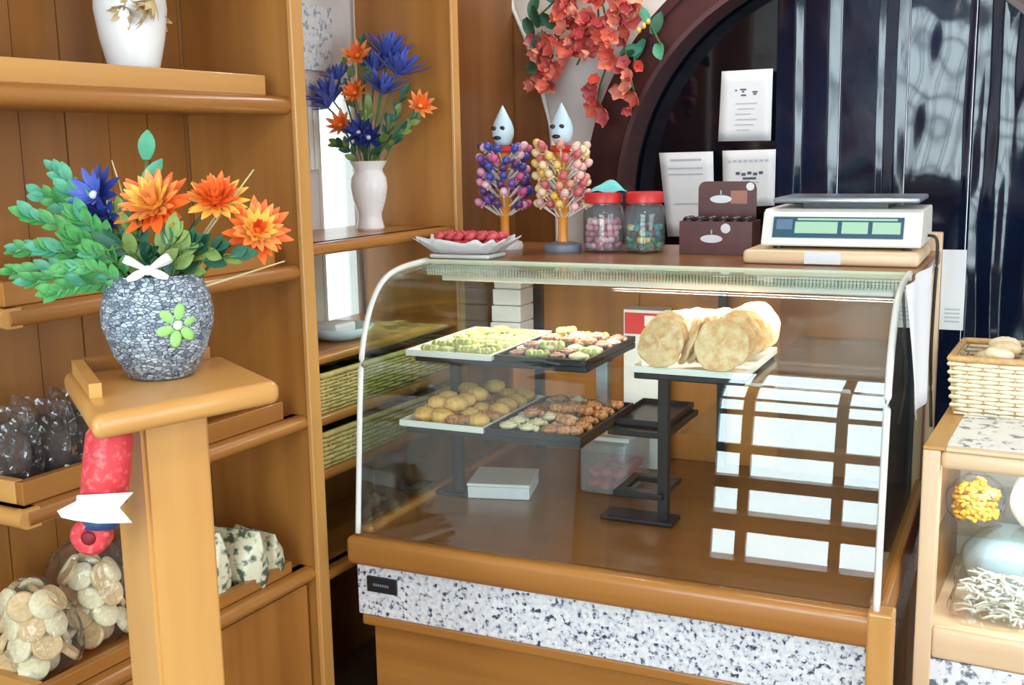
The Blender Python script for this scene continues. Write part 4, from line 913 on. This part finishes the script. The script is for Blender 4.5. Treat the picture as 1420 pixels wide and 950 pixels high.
# wicker trays with bread in the second bay
def wicker_tray(label, x0, x1, y0, y1, z, h, m, rimm, nst, rows, rot=0.0, loc=None, name='wicker_tray', r=0.0045, flare=0.0):
    t = thing(name, label, 'basket', ((x0 + x1) / 2, (y0 + y1) / 2, z) if loc is None else loc, rot)
    a, b = (x1 - x0) / 2, (y1 - y0) / 2; per = 4 * (a + b)
    def P(s, zz, off=0.0):
        s = s % 1.0 * per; aa, bb = a * (1 + flare * zz / h) + off, b * (1 + flare * zz / h) + off
        ka = s
        if s < 2 * a: return (-aa + 2 * aa * s / (2 * a), -bb, zz)
        s -= 2 * a
        if s < 2 * b: return (aa, -bb + 2 * bb * s / (2 * b), zz)
        s -= 2 * b
        if s < 2 * a: return (aa - 2 * aa * s / (2 * a), bb, zz)
        s -= 2 * a
        return (-aa, bb - 2 * bb * s / (2 * b), zz)
    obj('bottom', bx((-a, -b, 0.0005), (a, b, 0.006)), m, t)
    sp = nst if nst % 2 == 0 else nst + 1
    for j in range(rows):
        zz = 0.008 + (h - 0.016) * (j + 0.5) / rows
        pts = [P(k / (2 * sp), zz, 0.0035 * math.cos(PI * k + PI * j) if k % 2 == 0 else 0) for k in range(2 * sp + 1)]
        pts = [P(k / (2 * sp), zz, 0.0035 * (1 if ((k // 2) + j) % 2 else -1) if k % 2 == 0 else 0.0) for k in range(2 * sp + 1)]
        obj('strand', tube(B(), pts, (h - 0.016) / rows * 0.52, 5), m, t, True)
    stk = [P(k / sp, 0) for k in range(sp)]
    for k in range(sp):
        q0, q1 = P(k / sp, 0.004), P(k / sp, h - 0.004)
        obj('stake', tube(B(), [q0, q1], 0.0028, 5), rimm, t, True)
    obj('rim', tube(B(), [P(k / 64, h) for k in range(65)], 0.008, 7), rimm, t, True)
    return t
wicker_tray('yellow wicker tray on the upper of two close shelves behind the case end', XBK + 0.02, XS - 0.01, 2.13, 2.76, 0.906, 0.095, M['bwicker'], M['bwicker'], 44, 9)
wicker_tray('yellow wicker tray on the lower of two close shelves behind the case end', XBK + 0.02, XS - 0.01, 2.13, 2.76, 0.766, 0.085, M['bwicker'], M['bwicker'], 44, 6)
for zi, (zz, lab) in enumerate(((0.914, 'dark bread roll in the upper yellow wicker tray'), (0.774, 'dark bread roll in the lower yellow wicker tray'))):
    for k in range(5):
        o = obj('bread_roll', LOAF, None); o.matrix_world = TRS((-1.82, 2.22 + k * 0.115, zz + 0.036), (0, 0, 0.1), (0.085, 0.05, 0.036)); tag(o, lab, 'bread', lab + 's')
o = thing('glass_dish', 'shallow glass dish with a white napkin on the middle shelf behind the case', 'dish', (-1.80, 2.34, 1.0605))
obj('bowl', lathe(B(), [(0.05, 0), (0.07, 0.01), (0.095, 0.035), (0.091, 0.035), (0.066, 0.014), (0, 0.006)], 28), M['skyblue'], o, True)
obj('napkin', bx((-0.04, -0.05, 0.012), (0.03, 0.04, 0.045), 0.008), M['paper'], o)

# ================================================================== HANGING ORNAMENT
op = at(153, 592, 1.60)
orn = thing('hanging_ornament', 'red felt hanging ornament with white star card under the pedestal top', 'ornament', op)
def ow(x, y): return at(x, y, 1.60) - op
felt = mat('red_glitter_felt', (204, 52, 58), 0.55, rgb2=(232, 120, 118), scale=90, lo=0.5, hi=0.75)
ax = (ow(145, 700) - ow(155, 592)); L_ = ax.length
obj('body', lathe(B(), [(0.0, 0), (0.028, 0.002), (0.033, 0.012), (0.034, 0.06), (0.033, L_ - 0.006), (0.02, L_), (0, L_)], 24), felt, orn, True, aim(ax))
cpts = [(94, 703), (120, 690), (121, 682), (197, 678), (178, 699), (195, 719), (150, 720), (118, 716), (100, 712)]
bm = B(); v0 = [bm.verts.new(ow(x, y) - FWD * 0.038) for x, y in cpts]; v1 = [bm.verts.new(ow(x, y) - FWD * 0.035) for x, y in cpts]
bm.faces.new(v0); bm.faces.new(list(reversed(v1)))
for k in range(len(cpts)): bm.faces.new((v0[k], v0[(k + 1) % 9], v1[(k + 1) % 9], v1[k]))
bmesh.ops.recalc_face_normals(bm, faces=bm.faces)
obj('star_card', bm, M['whitetrim'], orn)
obj('ribbon_band', lathe(B(), [(0.0, -0.012), (0.024, -0.011), (0.027, 0), (0.024, 0.011), (0, 0.012)], 20), M['navy'], orn, True, Matrix.Translation(ow(140, 722)) @ aim(UP))
rs = obj('rosette', lathe(B(), [(0.010, 0.012), (0.020, 0.018), (0.028, 0.008), (0.028, -0.012), (0.02, -0.02), (0, -0.02)], 20), felt, orn, True, Matrix.Translation(ow(127, 742)) @ aim(BACK + UP * -0.2))
obj('rosette_hole_shade', ell(B(), (0, 0, 0.0125), (0.011, 0.011, 0.004), 12, 6), mat('hole_shade_red', (120, 14, 22), 0.6), rs, True)  # dark red cap painted as the shade inside the rosette
obj('hanger', tube(B(), [(0, 0, 0), (-0.004, 0.004, ZP - 0.037 - op.z + 0.002)], 0.002, 5), M['cord'], orn)

# ================================================================== RIGHT CABINET WITH WICKER BASKET
KX, KY, KZ = -0.334, 2.45, 0.905
kb = thing('bin_cabinet', 'pale wooden glass-fronted bin cabinet with granite top', 'cabinet', (KX, KY, 0))
KW, KD = 0.75, 0.55
obj('front_post', bx((0, 0, 0), (0.036, 0.04, KZ - 0.008), 0.003), WP['z'], kb); obj('front_post', bx((KW - 0.036, 0, 0), (KW, 0.04, KZ - 0.008), 0.003), WP['z'], kb)
obj('side_panel', bx((0.004, 0.04, 0), (0.022, KD, KZ - 0.01)), WD['z'], kb); obj('side_panel', bx((KW - 0.022, 0.04, 0), (KW - 0.004, KD, KZ - 0.01)), WD['z'], kb)
obj('back_panel', bx((0.022, KD - 0.018, 0), (KW - 0.022, KD, KZ - 0.01)), M['whitetrim'], kb)
obj('top_rail', bx((0.036, 0.002, KZ - 0.048), (KW - 0.036, 0.04, KZ - 0.008), 0.012, 3), WP['x'], kb, 'auto')
obj('top_frame', bx((0.0, 0.0, KZ - 0.0075), (0.045, KD, KZ), 0.002), WL['y'], kb); obj('top_frame', bx((0.0455, 0.0, KZ - 0.0075), (KW, 0.03, KZ), 0.002), WP['x'], kb)
obj('granite_top', bx((0.0455, 0.0305, KZ - 0.0075), (KW, KD, KZ + 0.002)), M['granite_top'], kb)
obj('glass_front', bx((0.036, 0.012, 0.50), (KW - 0.036, 0.017, KZ - 0.049)), M['glass'], kb)
obj('lower_rail', bx((0.036, 0.0, 0.425), (KW - 0.036, 0.04, 0.495), 0.008, 3), WP['x'], kb, 'auto')
obj('floor_board', bx((0.022, 0.04, 0.47), (KW - 0.022, KD - 0.018, 0.485)), WP['x'], kb)
obj('shelf', bx((0.022, 0.13, 0.672), (KW - 0.022, KD - 0.018, 0.680)), M['glass'], kb)
obj('granite_band', bx((0.036, 0.004, 0.28), (KW - 0.036, 0.03, 0.424)), M['granite_top'], kb)
obj('plinth', bx((0.036, 0.01, 0), (KW - 0.036, 0.035, 0.279)), WP['x'], kb)
obj('cabinet_fill_bar', bx((0.05, 0.045, KZ - 0.03), (KW - 0.05, 0.07, KZ - 0.0085), 0.003), M['whitetrim'], kb)  # light bar added under the top to lift the dark cabinet interior
la = area('cabinet_fill_light', (KW / 2, 0.058, KZ - 0.034), (math.radians(25), 0, 0), KW - 0.12, 0.02, 5, (0.95, 0.97, 1.0)); la.parent = kb
def kw(x, y, z): return (KX + x, KY + y, z)
# yellow pasta bag with short pasta pieces
bag('pasta_bag', 'clear bag of bright yellow pasta behind the cabinet glass', 'pasta bag', kw(0.092, 0.215, 0.681), 0.064, 0.055, 0.125, 0, M['film'], None, 41)
PS = shared('pasta_piece', tube(B(), [(-0.010, 0, 0), (0, 0.004, 0.002), (0.010, 0, 0)], 0.0048, 6), M['pasta'], True)
rn = random.Random(3)
for k in range(240):
    a = rn.uniform(0, 2 * PI); rr = math.sqrt(rn.random()) * 0.8; lv = rn.random()
    o = obj('pasta_piece', PS, None); o.matrix_world = TRS(kw(0.092 + 0.056 * rr * math.cos(a), 0.215 + 0.05 * rr * math.sin(a), 0.693 + 0.09 * lv * (1.1 - 0.5 * rr)), (rn.uniform(-.4, .4), rn.uniform(-.4, .4), rn.uniform(0, 6)), 1)
    tag(o, 'short yellow pasta piece inside the clear bag in the cabinet', 'pasta', 'pasta pieces in the bag')
fl = mat('flour_paper', (240, 238, 234), 0.5)
for i, (x, sx, sz) in enumerate(((0.215, 0.052, 0.14), (0.335, 0.058, 0.15), (0.47, 0.06, 0.14))):
    bag('flour_bag', ['white paper flour bag beside the yellow pasta', 'white paper flour bag between two others in the cabinet', 'white paper flour bag by the far post of the cabinet'][i], 'flour bag', kw(x, 0.25, 0.681), sx, 0.06, sz, 0.1 * i, fl, None, 44 + i)
bag('sugar_bag', 'pale blue plastic bag under the yellow pasta in the cabinet', 'sugar bag', kw(0.16, 0.33, 0.486), 0.10, 0.06, 0.17, 0, M['skyblue'], None, 48)
bag('sugar_bag', 'pale blue plastic bag next to the white noodle packet in the cabinet', 'sugar bag', kw(0.42, 0.33, 0.486), 0.10, 0.06, 0.16, 0, M['skyblue'], None, 49)
for i, x in enumerate((0.16, 0.40)):
    bag('noodle_bag', ['clear packet of white noodles at the post end of the cabinet floor', 'clear packet of white noodles in the middle of the cabinet floor'][i], 'noodle bag', kw(x, 0.15, 0.486), 0.11, 0.085, 0.11, 0, M['film'], None, 52 + i, False)
    bm = B()
    for k in range(260):
        a = rn.uniform(0, 2 * PI); c = Vector((rn.uniform(-.075, .075), rn.uniform(-.058, .058), rn.uniform(0.01, 0.085))); d = Vector((math.cos(a), math.sin(a), rn.uniform(-.3, .3))) * 0.02
        tube(bm, [c - d, c + Vector((0, 0, 0.004)), c + d], 0.0028, 4)
    o = obj('noodles', bm, M['flour'], None, True, Matrix.Translation(kw(x, 0.15, 0.488))); tag(o, ['loose white noodles in the packet at the post end', 'loose white noodles in the middle packet'][i], 'noodles'); o['kind'] = 'stuff'
# wicker basket with rolls
bl = onz(1312, 578, KZ)
wicker_tray('pale wicker basket filled with rolls on the granite cabinet top', 0, 0.48, 0, 0.26, KZ + 0.0025, 0.135, M['wicker'], M['rim'], 44, 12, 0.0, (bl.x + 0.24 + 0.012, 2.90, KZ + 0.0025), 'wicker_basket', 0.005, 0.05)
RL = [shared('bread_roll', ell(B(), (0, 0, 0), (0.043, 0.036, 0.022), 12, 8, 0.04), m_, True) for m_ in (mat('pale_roll', (228, 196, 148), 0.7, rgb2=(242, 222, 186), scale=50, bump=0.1), mat('cream_roll', (238, 218, 184), 0.7, rgb2=(246, 234, 210), scale=50, bump=0.1))]
bcx, bcy = bl.x + 0.252, 2.90
for lv in range(4):
    for i in range(5):
        for j in range(3):
            o = obj('bread_roll', RL[(i + j + lv) % 2], None)
            o.matrix_world = TRS((bcx - 0.18 + i * 0.09 + (0.03 if lv % 2 and i < 4 else 0) + random.uniform(-.008, .008), bcy - 0.072 + j * 0.07 + random.uniform(-.006, .006), KZ + 0.032 + lv * 0.036 + random.uniform(0, .005)), (0.2 * random.random(), 0, random.random() * 3), 0.88)
            tag(o, 'pale bread roll heaped in the wicker basket', 'bread', 'rolls in the wicker basket')
